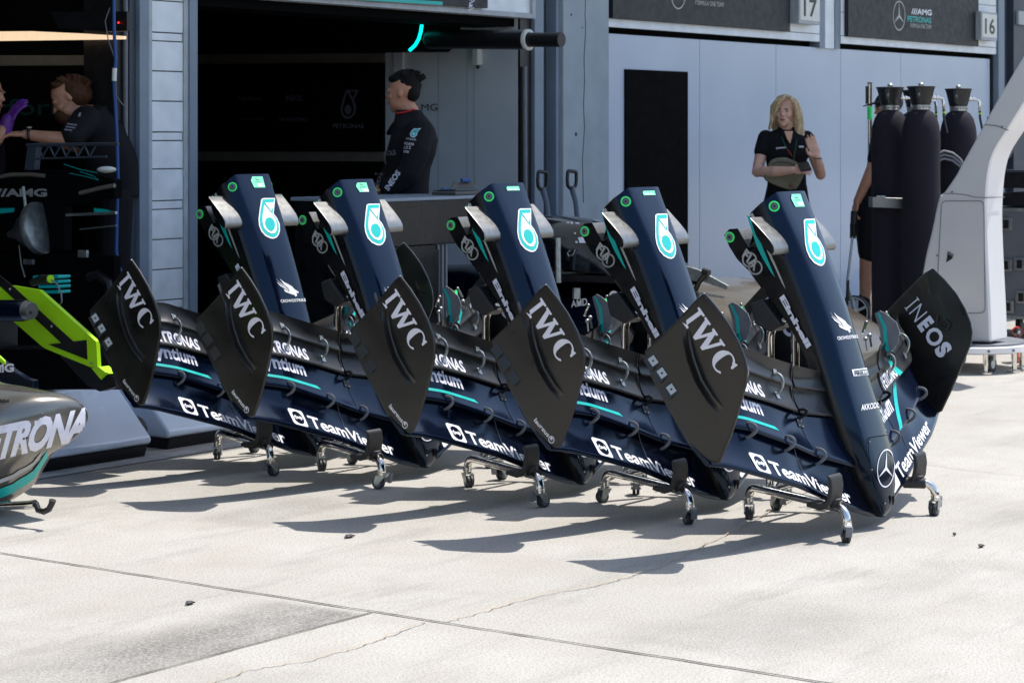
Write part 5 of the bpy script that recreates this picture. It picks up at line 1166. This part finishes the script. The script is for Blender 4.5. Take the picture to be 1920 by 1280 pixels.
def torso(mb, rings, m, n=24):
    "rings: (centre, half width vector, half depth vector)"
    L_ = []
    for c, a, b in rings: L_.append([Vector(c) + Vector(a) * math.copysign(abs(math.cos(t)) ** .8, math.cos(t)) + Vector(b) * math.copysign(abs(math.sin(t)) ** .8, math.sin(t)) for t in [2 * math.pi * k / n for k in range(n)]])
    mb.loft(L_, m)
def head(mb, c, H, F, U, m='skin', female=False):
    "c centre, H total height, F facing direction, U up"
    F = Vector(F).normalized(); U = Vector(U).normalized(); S_ = F.cross(U).normalized(); U = S_.cross(F)
    B = Matrix((S_, F, U)).transposed(); P = lambda x, y, z: Vector(c) + S_ * x * H + F * y * H + U * z * H
    E_ = lambda x, y, z, rx, ry, rz: mb.ell(P(x, y, z), (rx * H, ry * H, rz * H), m, B, 18, 12)
    E_(0, -.06, .14, .315, .39, .34); E_(0, .06, .0, .285, .31, .33); E_(0, .13, -.22, .215 if female else .235, .235, .24); E_(0, .25, -.37, .12, .11, .10)
    mb.loft([[P(x, y, z) for x, y, z in ((-.035, .36, .10), (.035, .36, .10), (.03, .30, .10), (-.03, .30, .10))], [P(x, y, z) for x, y, z in ((-.05, .455, -.07), (.05, .455, -.07), (.07, .32, -.07), (-.07, .32, -.07))], [P(x, y, z) for x, y, z in ((-.05, .41, -.115), (.05, .41, -.115), (.06, .30, -.12), (-.06, .30, -.12))]], m)
    E_(0, .425, -.075, .05, .055, .045)
    for s in (-1, 1): E_(s * .13, .325, .10, .11, .05, .035); E_(s * .15, .25, -.08, .10, .10, .09); E_(s * .31, -.03, .0, .03, .07, .11)
    E_(0, .345, -.20, .085, .05, .028); E_(0, .335, -.255, .075, .05, .03)
    return P, B
def face(P, B, H, parent, brow='darkhair', open_=False):
    m = MB()
    for s in (-1, 1): m.ell(P(s * .13, .332, .045), (.050 * H, .033 * H, .018 * H), 'eyewhite', B, 10, 6); m.ell(P(s * .128, .352, .045), (.026 * H, .018 * H, .020 * H), 'eye', B, 8, 6)
    m.build('eyes', parent, 60)
    m = MB()
    for s in (-1, 1): m.tube([P(s * .06, .378, .115), P(s * .13, .372, .135), P(s * .20, .32, .11)], [.014 * H, .016 * H, .008 * H], brow, 6)
    m.build('eyebrows', parent, 60)
    m = MB(); m.tube([P(-.085, .355, -.222), P(-.03, .395, -.212), P(.03, .395, -.212), P(.085, .355, -.222)], [.010 * H, .019 * H, .019 * H, .010 * H], 'lip', 8); m.tube([P(-.075, .355, -.232), P(0, .392, -.246), P(.075, .355, -.232)], [.008 * H, .021 * H, .008 * H], 'lip', 8); m.build('lips', parent, 60)
def hand(mb, wrist, palm, across, out, L=.18, curl=.35, m='skin', thumb=1, curls=None):
    "wrist -> palm direction, across = towards the little finger, out = back of the hand"
    D = Vector(palm).normalized(); A = Vector(across).normalized(); A = (A - D * A.dot(D)).normalized(); O = D.cross(A); O = O if O.dot(Vector(out)) > 0 else -O; w_ = Vector(wrist)
    pl = L * .52; B = Matrix((A, D, O)).transposed(); mb.ell(w_ + D * pl * .52, (L * .235, pl * .62, L * .085), m, B, 14, 9); mb.ell(w_ + D * pl * .85, (L * .235, L * .10, L * .075), m, B, 14, 8)
    for k, (a, l) in enumerate(((-.175, .44), (-.06, .50), (.06, .47), (.17, .37))):
        b = w_ + D * pl * .95 + A * a * L; l *= L; cu = (curls[k] if curls else curl); d = (D + A * a * .45).normalized(); pts = [b]; ang = 0
        for seg in (.42, .32, .26): ang += cu; pts.append(pts[-1] + (d * math.cos(ang) - O * math.sin(ang)) * l * seg)
        chain(mb, pts, [L * .056, L * .052, L * .047, L * .038], m, 8)
    b = w_ + D * pl * .30 - A * L * .17; pts = [b, b - A * L * .13 + D * L * .10 - O * L * .05, b - A * L * .17 + D * L * .25 - O * L * .10, b - A * L * .15 + D * L * .36 - O * L * .13]; chain(mb, pts, [L * .075, L * .064, L * .055, L * .042], m, 8)
M['eyewhite'] = mat('eye_white', (.30, .27, .25), .4)
def frame(u0, d):
    p = wd(u0, HZ, d); o = V(p.x, p.y, 0); k = d / FPX
    return o, (lambda u, v, y=0.: V((u - u0) * k, y, CH - (v - HZ) * k))
RZ = -math.atan2(CW, SW)
def person(mb, loc, label, vox, m, smooth=3):
    o = fuse(mb, 'person', None, vox, smooth, m); o.location = loc; o.rotation_euler.z = RZ; return tag(o, label, 'person')
def shoes(parent, feet, m='black'):
    for c, dr in feet:
        b = MB(); c = Vector(c); d = Vector(dr).normalized(); s = V(-d.y, d.x, 0); rings = []
        for t, w_, h in ((-.09, .03, .06), (-.07, .038, .085), (-.02, .042, .10), (.04, .045, .075), (.10, .05, .055), (.15, .046, .042), (.18, .026, .025)):
            rings.append([c + d * t + s * (w_ * math.cos(a)) + V(0, 0, max(.002, h * .5 + h * .5 * math.sin(a))) for a in [2 * math.pi * k / 14 for k in range(14)]])
        b.loft(rings, m); b.build('shoe', parent, 50)
# --- woman with the khaki bag
def woman():
    o, J = frame(1475, 17.4); b = MB()
    hc = J(1471, 211, -.02); F = V(-.30, -1, -.03); H = .232
    P, B = head(b, hc, H, F, V(.06, 0, 1), female=True)
    chain(b, [J(1473, 232, .01), J(1475, 246, .02), J(1475, 262, .03)], [.050, .050, .07])
    torso(b, [(J(1475, 252, .02), (.13, 0, 0), (0, .075, 0)), (J(1475, 300, .02), (.135, 0, 0), (0, .09, 0)), (J(1475, 340, .02), (.12, 0, 0), (0, .08, 0)), (J(1475, 378, .02), (.155, 0, 0), (0, .10, 0)), (J(1475, 395, .02), (.15, 0, 0), (0, .10, 0))], 'skin')
    Rw = J(1478, 318, -.285); chain(b, [J(1434, 258, .02), J(1418, 322, -.07), J(1448, 321, -.21), Rw], [.052, .043, .042, .028])
    Lw = J(1526, 294, -.19); chain(b, [J(1515, 259, .02), J(1537, 327, -.05), J(1532, 312, -.13), Lw], [.050, .042, .038, .028])
    hand(b, Rw, (1, -.25, .06), (0, -.5, -1), (0, -1, .35), .17, .45)
    hand(b, Lw, (-.42, -.1, 1), (.9, .2, .35), (.3, 1, 0), .19, .28, curls=(.22, .14, .12, .10))
    for s in (-1, 1): chain(b, [V(s * .085, .02, .88), V(s * .085, .0, .50), V(s * .085, .03, .09)], [.085, .058, .042])
    w_ = person(b, o, 'blonde woman in a black polo with a khaki bag across her waist, holding a phone', .0065, 'skin')
    face(P, B, H, w_, 'brownhair')
    h = MB()
    h.ell(hc + V(.004, .050, .034), (.092, .098, .106), 'blond', None, 18, 12)
    rnd = random.Random(3)
    for (us, r0) in (([(1468, 183), (1456, 189), (1449, 206), (1449, 224), (1444, 240)], .018), ([(1466, 183), (1454, 191), (1447, 208), (1446, 226), (1441, 244)], .017), ([(1476, 182), (1488, 190), (1495, 208), (1494, 230), (1497, 252), (1504, 270)], .028), ([(1477, 183), (1491, 192), (1498, 212), (1500, 236), (1503, 258), (1507, 273)], .026), ([(1478, 184), (1491, 196), (1495, 218), (1495, 238), (1494, 256), (1500, 268)], .022), ([(1476, 185), (1492, 200), (1501, 220), (1504, 246), (1500, 266)], .020)):
        pts = [J(u, v, -.035 + .03 * (i == 0) + .002 * i + rnd.uniform(-.012, .012)) for i, (u, v) in enumerate(us)]; h.tube(pts, [r0 * .7] + [r0] * (len(pts) - 2) + [r0 * .62], 'blond', 8)
    for us in ([(1471, 181), (1464, 186), (1457, 194), (1453, 206), (1451, 220)], [(1471, 181), (1480, 186), (1486, 194), (1490, 206), (1492, 222)]): h.tube([J(u, v, y) for (u, v), y in zip(us, (-.06, -.10, -.095, -.075, -.055))], [.014, .018, .018, .016, .012], 'blond', 8)
    for k in range(9):
        x = 1452 + k * 5.4; pts = [J(1471 + (x - 1471) * .4, 182, .02), J(x, 200, .085), J(x + .5, 225, .10), J(x + 1 + rnd.uniform(-2, 2), 248, .095)]; h.tube(pts, [.02, .026, .026, .012], 'blond', 8)
    fuse(h, 'hair', w_, .006, 2, 'blond')
    s = MB(); torso(s, [(J(1475, 243, .03), (.075, 0, 0), (0, .062, 0)), (J(1474, 250, .03), (.165, 0, 0), (0, .085, 0)), (J(1474, 262, .02), (.185, 0, 0), (0, .105, 0)), (J(1475, 290, .01), (.165, 0, 0), (0, .125, 0)), (J(1475, 318, .02), (.148, 0, 0), (0, .115, 0)), (J(1476, 345, .02), (.15, 0, 0), (0, .115, 0)), (J(1476, 364, .02), (.165, 0, 0), (0, .125, 0))], 'cloth')
    chain(s, [J(1436, 258, .02), J(1427, 285, -.02)], [.061, .059], 'cloth'); chain(s, [J(1513, 259, .02), J(1523, 284, -.0)], [.060, .056], 'cloth')
    for sg in (-1, 1): chain(s, [J(1475 + sg * 13, 242, .01), J(1475 + sg * 10, 249, -.05), J(1475 + sg * 3, 262, -.105)], [.018, .020, .014], 'cloth', 8)
    so_ = fuse(s, 'polo_shirt', w_, .008, 3, 'cloth')
    n_ = MB(); n_.poly([J(u, v, -.122) for u, v in ((1467, 246), (1483, 246), (1481, 258), (1478, 269), (1473, 262))], 'skin'); n_.build('neck_opening', w_)
    t = MB(); t.ring(J(1453.5, 278, -.128), V(1, 0, 0), V(0, 0, 1), .005, .008, 'white', 14)
    for k in range(6): q = J(1457 + k * 2.6, 277.6 - k * .2, -.130); t.span(q + V(-.004, 0, -.005), q + V(.004, .001, .006), 'white')
    q = J(1499, 275, -.125); t.span(q + V(-.02, 0, -.007), q + V(.018, .001, .007), 'lilac'); t.build('shirt_print', w_)
    l = MB()
    for pts, m in (([(1462, 256), (1466, 268), (1472, 281)], 'lanyard'), ([(1490, 262), (1488, 276), (1485, 290)], 'lanyard')): l.tube([J(u, v, -.125 - .012 * i) for i, (u, v) in enumerate(pts)], .008, m, 6, flat=(.35, 1))
    l.tube([J(1473, 281, -.15), J(1480, 292, -.16)], .008, 'red', 6, flat=(.35, 1)); l.tube([J(1485, 290, -.15), J(1483, 302, -.15)], .007, 'khaki', 6, flat=(.35, 1)); l.build('lanyard', w_, 60)
    tr = MB(); torso(tr, [(J(1476, 356, .02), (.158, 0, 0), (0, .118, 0)), (J(1475, 380, .02), (.178, 0, 0), (0, .128, 0)), (J(1475, 400, .02), (.175, 0, 0), (0, .125, 0))], 'cloth')
    for sg in (-1, 1): chain(tr, [V(sg * .09, .02, .86), V(sg * .09, .0, .50), V(sg * .09, .03, .10)], [.098, .075, .065], 'cloth')
    fuse(tr, 'trousers', w_, .010, 3, 'cloth'); shoes(w_, (((-.09, .03, 0), (-.2, -1, 0)), ((.09, .03, 0), (.1, -1, 0))))
    bd = MB(); bd.loft([[J(u, v, y) for u, v in ((1438, 305), (1441, 300), (1452, 295.5), (1468, 294.5), (1484, 301), (1497, 308), (1502, 320), (1503, 326), (1494, 345), (1487, 354), (1473, 355), (1452, 348), (1431, 338), (1428, 331))] for y in (-.12, -.185)] , 'khaki')
    bag = fuse(bd, 'waist_bag', None, .008, 6, 'khaki'); bag.location = o; bag.rotation_euler.z = RZ; tag(bag, 'khaki cloth waist bag worn across the blonde woman front', 'bag')
    lp = MB(); q = J(1477.5, 347, -.200); lp.span(q + V(-.012, -.003, -.014), q + V(.012, .012, .014), 'leather', .004); lp.build('leather_patch', bag)
    zi = MB(); zi.tube([J(u, v, -.194) for u, v in ((1440, 308), (1455, 303), (1475, 305), (1492, 315))], .003, 'black', 5); zi.build('zip', bag)
    ph = MB(); X = Matrix.Translation(J(1497, 311, -.355)) @ Matrix.Rotation(R(-8), 4, 'Y') @ Matrix.Rotation(R(22), 4, 'X'); ph.box((0, 0, 0), (.085, .145, .010), 'black', X, .004); ph.box((0, -.012, -.0065), (.08, .13, .003), 'purple', X); q = ph.build('phone'); q.location = o; q.rotation_euler.z = RZ; tag(q, 'dark phone held in the blonde woman right hand', 'phone')
    br = MB(); br.tube([Lw + V(-.028, -.02, -.01), Lw + V(0, -.036, -.012), Lw + V(.030, -.018, -.012), Lw + V(.026, .018, -.012), Lw + V(-.02, .022, -.01), Lw + V(-.028, -.02, -.01)], .005, 'beige', 6); br.build('bracelet', w_, 60)
M['lanyard'] = mat('green_lanyard', (.01, .14, .07), .6)
woman()
# --- man in black overalls
def overalls():
    o, J = frame(762, 13.6); b = MB(); H = .238; hc = J(755, 175, 0); F = V(-1, .28, -.06)
    P, B = head(b, hc, H, F, V(-.08, 0, 1), 'skin2')
    chain(b, [J(762, 200, .0), J(770, 214, .0), J(774, 235, .0)], [.058, .060, .085], 'skin2')
    torso(b, [(J(776, 245), (.09, 0, 0), (0, .16, 0)), (J(772, 290), (.10, 0, 0), (0, .15, 0)), (J(770, 350), (.10, 0, 0), (0, .15, 0)), (J(772, 380), (.10, 0, 0), (0, .14, 0))], 'skin2')
    N1, N2 = J(726, 352, -.24), J(712, 352, .06)
    chain(b, [J(790, 250, -.17), J(776, 316, -.26), N1], [.05, .042, .03], 'skin2'); chain(b, [J(776, 250, .17), J(746, 315, .22), N2], [.05, .042, .03], 'skin2')
    hand(b, N1, (-1, .1, -.35), (0, -1, .1), (0, .2, 1), .18, .3, 'skin2'); hand(b, N2, (-1, .0, -.4), (0, 1, 0), (0, 0, 1), .18, .3, 'skin2')
    for s in (-1, 1): chain(b, [V(.02, s * .10, .90), V(.01, s * .10, .50), V(.04, s * .10, .09)], [.08, .058, .042], 'skin2')
    w_ = person(b, o, 'man in black sponsor overalls in profile, facing left inside the open garage', .007, 'skin2'); face(P, B, H, w_)
    h = MB(); Fh = F.normalized(); h.ell(hc + V(.028, -.004, .048), (.088, .076, .070), 'darkhair', None, 16, 10); h.ell(hc + V(.056, -.006, .008), (.052, .074, .062), 'darkhair', None, 14, 9); h.ell(hc + V(-.040, .0, .086), (.048, .066, .030), 'darkhair', None, 12, 8)
    rnd = random.Random(8)
    for k in range(46):
        a = rnd.uniform(-.9, 1.1); c_ = rnd.uniform(-.8, .8); p = hc + V(.03 + .100 * math.sin(a) , .08 * c_, .046 + .078 * math.cos(a)); d = V(math.sin(a) * .7 + .25, c_ * .3, math.cos(a)).normalized(); h.tube([p - d * .014, p + d * .010, p + d * .026 + V(.008, 0, 0)], [.011, .008, .0035], 'darkhair', 6)
    fuse(h, 'hair', w_, .0055, 1, 'darkhair')
    s = MB(); Q = lambda u, v, hw, hd, y=0.: (J(u, v, y), (hw, .0, 0), (0, hd, 0))
    torso(s, [Q(766, 206, .075, .075), Q(768, 214, .085, .085), Q(772, 226, .105, .13), Q(776, 240, .125, .20), Q(776, 262, .145, .215), Q(770, 290, .150, .19), Q(765, 316, .135, .17), Q(764, 340, .130, .17), Q(765, 366, .125, .175), Q(766, 384, .12, .17)], 'cloth')
    chain(s, [J(790, 248, -.19), J(786, 285, -.27), J(771, 322, -.29), J(740, 345, -.26), J(729, 351, -.245)], [.088, .078, .068, .056, .05], 'cloth'); chain(s, [J(770, 248, .18), J(748, 300, .24), J(724, 335, .17), J(715, 350, .08)], [.085, .07, .058, .05], 'cloth')
    for k in range(5): chain(s, [J(748 - k * 2.5, 228 + k * 3, -.05 + .03 * k), J(735 - k * 2, 238 + k * 3, -.0 + .02 * k)], [.022, .016], 'cloth', 8)
    for s2 in (-1, 1): chain(s, [V(.015, s2 * .10, .88), V(.01, s2 * .10, .50), V(.03, s2 * .10, .08)], [.105, .08, .07], 'cloth')
    su = fuse(s, 'overalls', w_, .009, 3, 'cloth')
    # prints laid on the cloth
    from mathutils.bvhtree import BVHTree
    dg = bpy.context.evaluated_depsgraph_get(); bv = BVHTree.FromPolygons([v.co for v in su.data.vertices], [list(p.vertices) for p in su.data.polygons])
    def on(u, v, l=.004):
        a = V(0, -13.6, CH); d = (J(u, v) - a); d = V((u - 762) / FPX - 0 * u, 1, -(v - HZ) / FPX); a = V((762 - 762), -13.6, CH); hit = bv.ray_cast(a, d.normalized())
        return (hit[0] - d.normalized() * l) if hit[0] else J(u, v, -.3)
    pr = MB(); Z = lambda x, y: (360 + x / 3.2, y / 3.2)
    def word(sx, o0, x0, y0, m, bd=.03): pr.txt(sx, lambda a, c: on(*Z(o0[0] + (x0[0] - o0[0]) * a + (y0[0] - o0[0]) * c, o0[1] + (x0[1] - o0[1]) * a + (y0[1] - o0[1]) * c)), m, bd)
    word('INEOS', (1195, 1148), (1270, 1040), (1168, 1125), 'lilac', .03); word('SOLIS', (1170, 935), (1232, 930), (1166, 905), 'dimlilac', .01); word('PETRONAS', (1297, 838), (1360, 845), (1297, 826), 'lilac', .0)
    word('MEGUI RA', (1283, 868), (1348, 874), (1284, 852), 'lilac', .02); word('A D Z', (1278, 894), (1328, 894), (1280, 876), 'lilac', .02); word('ZOOM', (1275, 915), (1315, 920), (1278, 900), 'lilac', .02); word('EOS', (1118, 1120), (1138, 1040), (1098, 1110), 'dimlilac', .0)
    for pts, m, l in (([(1330, 785), (1345, 772), (1388, 770), (1368, 792), (1364, 812), (1348, 826), (1328, 822), (1320, 806)], 'lilac', .004), ([(1334, 788), (1347, 777), (1380, 775), (1364, 792), (1360, 810), (1346, 821), (1331, 818), (1325, 806)], 'teal', .005), ([(1340, 797), (1350, 797), (1352, 806), (1345, 812), (1337, 808)], 'lilac', .006)): pr.poly([on(*Z(x, y), l) for x, y in pts], m)
    pr.build('overall_prints', w_)
    bt = MB(); bt.tube([J(745 - 0, 213, -.07), J(760, 211, -.09), J(778, 205, -.07)], .005, 'red', 6); bt.build('red_collar', w_, 60)
    shoes(w_, (((.04, -.10, 0), (-1, .2, 0)), ((.04, .10, 0), (-1, .2, 0))))
M['dimlilac'] = mat('faded_pale_print', (.22, .22, .26), .5)
overalls()
# --- mechanic bending over the car on the left
def mechanic():
    o, J = frame(160, 13.0); b = MB(); H = .245; hc = J(128, 186, 0); F = V(-.86, -.22, -.62)
    P, B = head(b, hc, H, F, V(-.55, 0, .8), 'skin2')
    chain(b, [J(138, 205, .02), J(152, 213, .03), J(170, 225, .04)], [.058, .062, .09], 'skin2')
    torso(b, [(J(172, 225, .05), (.07, 0, .07), (0, .17, 0)), (J(196, 262, .05), (.1, 0, .06), (0, .15, 0)), (J(212, 310, .05), (.11, 0, .02), (0, .15, 0)), (J(216, 370, .05), (.11, 0, 0), (0, .15, 0))], 'skin2')
    wr = J(66, 252, -.26); chain(b, [J(168, 226, -.14), J(146, 262, -.26), J(112, 259, -.27), wr], [.055, .045, .040, .028], 'skin2'); hand(b, wr, (-1, 0, .02), (.1, -1, -.2), (0, -.3, 1), .18, .45, 'skin2')
    w2 = J(90, 268, .30); chain(b, [J(168, 226, .22), J(130, 275, .30), w2], [.055, .043, .03], 'skin2'); hand(b, w2, (-1, 0, -.1), (.1, 1, -.2), (0, 0, 1), .18, .45, 'skin2')
    for s in (-1, 1): chain(b, [J(216, 380, .05 + s * .1), V(.17, .05 + s * .1, .48), V(.19, .05 + s * .1, .09)], [.085, .058, .042], 'skin2')
    w_ = person(b, o, 'short haired mechanic in a black shirt bending over the dark car in the left garage', .007, 'skin2'); face(P, B, H, w_, 'brownhair')
    h = MB(); h.ell(hc + V(.035, .01, .040), (.108, .090, .082), 'brownhair', Matrix.Rotation(R(20), 3, 'Y'), 16, 10); h.ell(hc + V(-.045, .0, .082), (.06, .07, .035), 'brownhair', Matrix.Rotation(R(-25), 3, 'Y'), 12, 8); rnd = random.Random(2)
    for k in range(40):
        a = rnd.uniform(-1.2, 1.1); c_ = rnd.uniform(-.8, .8); p = hc + V(.03 + .10 * math.sin(a), .08 * c_, .045 + .075 * math.cos(a)); d = V(math.sin(a) - .3, c_ * .3, math.cos(a)).normalized(); h.tube([p - d * .01, p + d * .018, p + d * .028 + V(-.008, 0, 0)], [.013, .010, .003], 'brownhair', 6)
    fuse(h, 'hair', w_, .0055, 1, 'brownhair')
    bd = MB(); bd.ell(hc + Vector(F).normalized() * .045 + V(.02, -.0, -.080), (.068, .062, .045), 'brownhair', Matrix.Rotation(R(25), 3, 'Y'), 12, 8); fuse(bd, 'beard', w_, .006, 2, 'brownhair')
    s = MB(); torso(s, [(J(163, 214, .04), (.05, 0, .06), (0, .10, 0)), (J(174, 224, .05), (.085, 0, .085), (0, .20, 0)), (J(194, 258, .05), (.13, 0, .06), (0, .20, 0)), (J(208, 306, .05), (.145, 0, .02), (0, .18, 0)), (J(214, 370, .05), (.14, 0, 0), (0, .17, 0))], 'cloth')
    chain(s, [J(170, 226, -.14), J(151, 255, -.25)], [.088, .072], 'cloth'); chain(s, [J(170, 226, .22), J(145, 262, .28)], [.085, .07], 'cloth'); fuse(s, 'shirt', w_, .009, 3, 'cloth')
    tr = MB()
    for sg in (-1, 1): chain(tr, [J(216, 372, .05 + sg * .09), V(.17, .05 + sg * .1, .50), V(.19, .05 + sg * .1, .09)], [.115, .08, .07], 'cloth')
    fuse(tr, 'trousers', w_, .011, 3, 'cloth')
    wt = MB(); wt.tube([wr + V(.022, -.03, -.018), wr + V(.022, -.034, .012), wr + V(.022, 0, .034), wr + V(.022, .03, 0), wr + V(.022, 0, -.034), wr + V(.022, -.03, -.018)], .009, 'black', 8); wt.lathe([(.018, 0), (.018, .008)], 'silver', Matrix.Translation(wr + V(.022, -.006, .034)), 14); wt.build('wristwatch', w_, 50)
    t = MB(); rows = (('TAYLERA', 149, 231, 168, 234), ('AMD ZV', 147, 238, 165, 241), ('SOCCER', 143, 243, 160, 246))
    for k in range(3):
        for i in range(5 - (k == 2)): q = J(149 - k * 2.5 + i * 3.6, 233 + k * 5.2 + i * .5, -.335); t.span(q + V(-.004, 0, -.004), q + V(.004, .001, .004), 'dimlilac')
    q = J(163, 219, -.24); t.prism([q + V(-.008, 0, -.02), q + V(.004, 0, -.02), q + V(.012, 0, .02), q + V(0, 0, .02)], V(0, .002, 0), 'dimlilac'); t.build('shirt_print', w_); shoes(w_, (((.19, -.05, 0), (-1, 0, 0)), ((.19, .15, 0), (-1, 0, 0))))
mechanic()
def gloved():
    o, J = frame(-34, 12.9); b = MB(); H = .245; hc = J(-24, 178, 0); F = V(1, -.25, -.1)
    P, B = head(b, hc, H, F, V(0, 0, 1), 'skin2'); chain(b, [J(-32, 205, 0), J(-38, 222, 0)], [.06, .075], 'skin2')
    torso(b, [(J(-40, 235), (.09, 0, 0), (0, .18, 0)), (J(-42, 300), (.11, 0, 0), (0, .16, 0)), (J(-42, 380), (.11, 0, 0), (0, .16, 0))], 'skin2'); wr = J(26, 232, -.15); chain(b, [J(-38, 240, -.17), J(-10, 285, -.2), wr], [.055, .045, .03], 'skin2'); hand(b, wr, (.5, -.1, .9), (.6, -.6, 0), (.5, -.5, 0), .17, .3, 'skin2')
    for s in (-1, 1): chain(b, [J(-42, 385, s * .1), V(-.03, s * .1, .48), V(-.03, s * .1, .09)], [.085, .058, .042], 'skin2')
    w_ = person(b, o, 'person cut off by the left edge raising a purple gloved hand', .008, 'skin2'); face(P, B, H, w_, 'darkhair')
    h = MB(); h.ell(hc + V(-.03, .0, .05), (.105, .088, .08), 'darkhair', None, 14, 9); h.ell(hc + V(-.06, 0, -.01), (.06, .085, .07), 'darkhair', None, 14, 9); fuse(h, 'hair', w_, .008, 2, 'darkhair')
    g_ = MB(); hand(g_, wr, (.5, -.1, .9), (.6, -.6, 0), (.5, -.5, 0), .178, .3, 'purple'); chain(g_, [wr + V(-.02, 0, -.05), wr + V(0, 0, .02)], [.040, .038], 'purple'); fuse(g_, 'glove', w_, .006, 1, 'purple')
    s = MB(); torso(s, [(J(-38, 220), (.08, 0, 0), (0, .09, 0)), (J(-40, 236), (.13, 0, 0), (0, .21, 0)), (J(-42, 300), (.15, 0, 0), (0, .19, 0)), (J(-42, 385), (.14, 0, 0), (0, .18, 0))], 'cloth'); chain(s, [J(-38, 240, -.17), J(-14, 278, -.2)], [.085, .07], 'cloth'); 
    for sg in (-1, 1): chain(s, [J(-42, 385, sg * .09), V(-.03, sg * .1, .48), V(-.03, sg * .1, .09)], [.11, .08, .07], 'cloth')
    fuse(s, 'work_clothes', w_, .011, 3, 'cloth'); shoes(w_, (((-.03, -.1, 0), (1, 0, 0)), ((-.03, .1, 0), (1, 0, 0))))
gloved()
# --- man in a cap behind the cylinders
def capman():
    o, J = frame(1650, 17.5); b = MB(); H = .24; hc = J(1664, 205, .0); F = V(-1, -.2, -.12)
    P, B = head(b, hc, H, F, V(0, 0, 1), 'skin2'); chain(b, [J(1668, 232, 0), J(1670, 250, 0)], [.06, .08], 'skin2')
    torso(b, [(J(1668, 262), (.10, 0, 0), (0, .18, 0)), (J(1664, 330), (.11, 0, 0), (0, .16, 0)), (J(1658, 390), (.12, 0, 0), (0, .15, 0))], 'skin2')
    wr = J(1603, 378, -.10); chain(b, [J(1650, 268, -.14), J(1624, 330, -.14), wr], [.055, .046, .031], 'skin2'); hand(b, wr, (-.25, -.1, -1), (.4, -1, 0), (-1, -.2, 0), .175, .55, 'skin2')
    chain(b, [J(1670, 268, .17), J(1690, 330, .18), J(1680, 390, .1)], [.055, .046, .031], 'skin2')
    for du, y in ((1622, -.06), (1660, .12)): chain(b, [J(1640 + (du - 1640) * .4, 400, y), J(du + 2, 478, y), J(du + 1, 510, y + .01), J(du - 2, 560, y + .02), J(du - 2, 590, y + .02)], [.10, .062, .058, .042, .040], 'skin2')
    w_ = person(b, o, 'man in a dark cap and shorts half hidden behind the gas cylinders', .008, 'skin2'); face(P, B, H, w_)
    c = MB(); c.ell(hc + V(.012, 0, .052), (.112, .098, .085), 'capcloth', None, 16, 10); c.loft([[hc + V(x, y, z) for x, y, z in ((-.08, -.085, .045), (-.08, .085, .045), (-.08, .085, .060), (-.08, -.085, .060))], [hc + V(x, y, z) for x, y, z in ((-.19, -.05, .018), (-.19, .05, .018), (-.19, .05, .026), (-.19, -.05, .026))]], 'capcloth'); fuse(c, 'cap', w_, .007, 2, 'capcloth')
    s = MB(); torso(s, [(J(1668, 244), (.08, 0, 0), (0, .09, 0)), (J(1667, 262), (.14, 0, 0), (0, .21, 0)), (J(1663, 330), (.16, 0, 0), (0, .19, 0)), (J(1656, 395), (.165, 0, 0), (0, .18, 0))], 'cloth'); chain(s, [J(1650, 268, -.14), J(1636, 297, -.14)], [.075, .066], 'cloth'); chain(s, [J(1670, 268, .17), J(1684, 310, .18)], [.08, .07], 'cloth'); fuse(s, 'shirt', w_, .010, 3, 'cloth')
    t = MB()
    for du, y in ((1624, -.06), (1660, .12)): chain(t, [J(1640 + (du - 1640) * .4, 392, y), J(du + 3, 440, y), J(du + 3, 474, y)], [.125, .10, .085], 'cloth')
    fuse(t, 'shorts', w_, .010, 3, 'cloth')
    k = MB()
    for du, y in ((1619, -.04), (1657, .14)): chain(k, [J(du, 556, y), J(du, 592, y)], [.046, .048], 'cloth')
    fuse(k, 'socks', w_, .009, 2, 'cloth'); f = J(1619, 590, -.04); f.z = 0; f2 = J(1657, 590, .14); f2.z = 0; shoes(w_, ((f, (-.45, -1, 0)), (f2, (-.45, -1, 0))))
M['capcloth'] = mat('navy_cap_cloth', (.010, .012, .022), .7)
capman()
m = MB(); m.span((-90, -34, 0), (160, -27, 3.2), 'addedstand'); m.prism([V(-90, -27, 3.2), V(-90, -42, 8), V(-90, -42, 0), V(-90, -34, 0)], V(250, 0, 0), 'addedstand');  # unseen dark stand, added out of view for the gloss paint to reflect
o = m.build('grandstand'); tag(o, 'long dark grandstand across the track, seen only in reflections', 'grandstand')
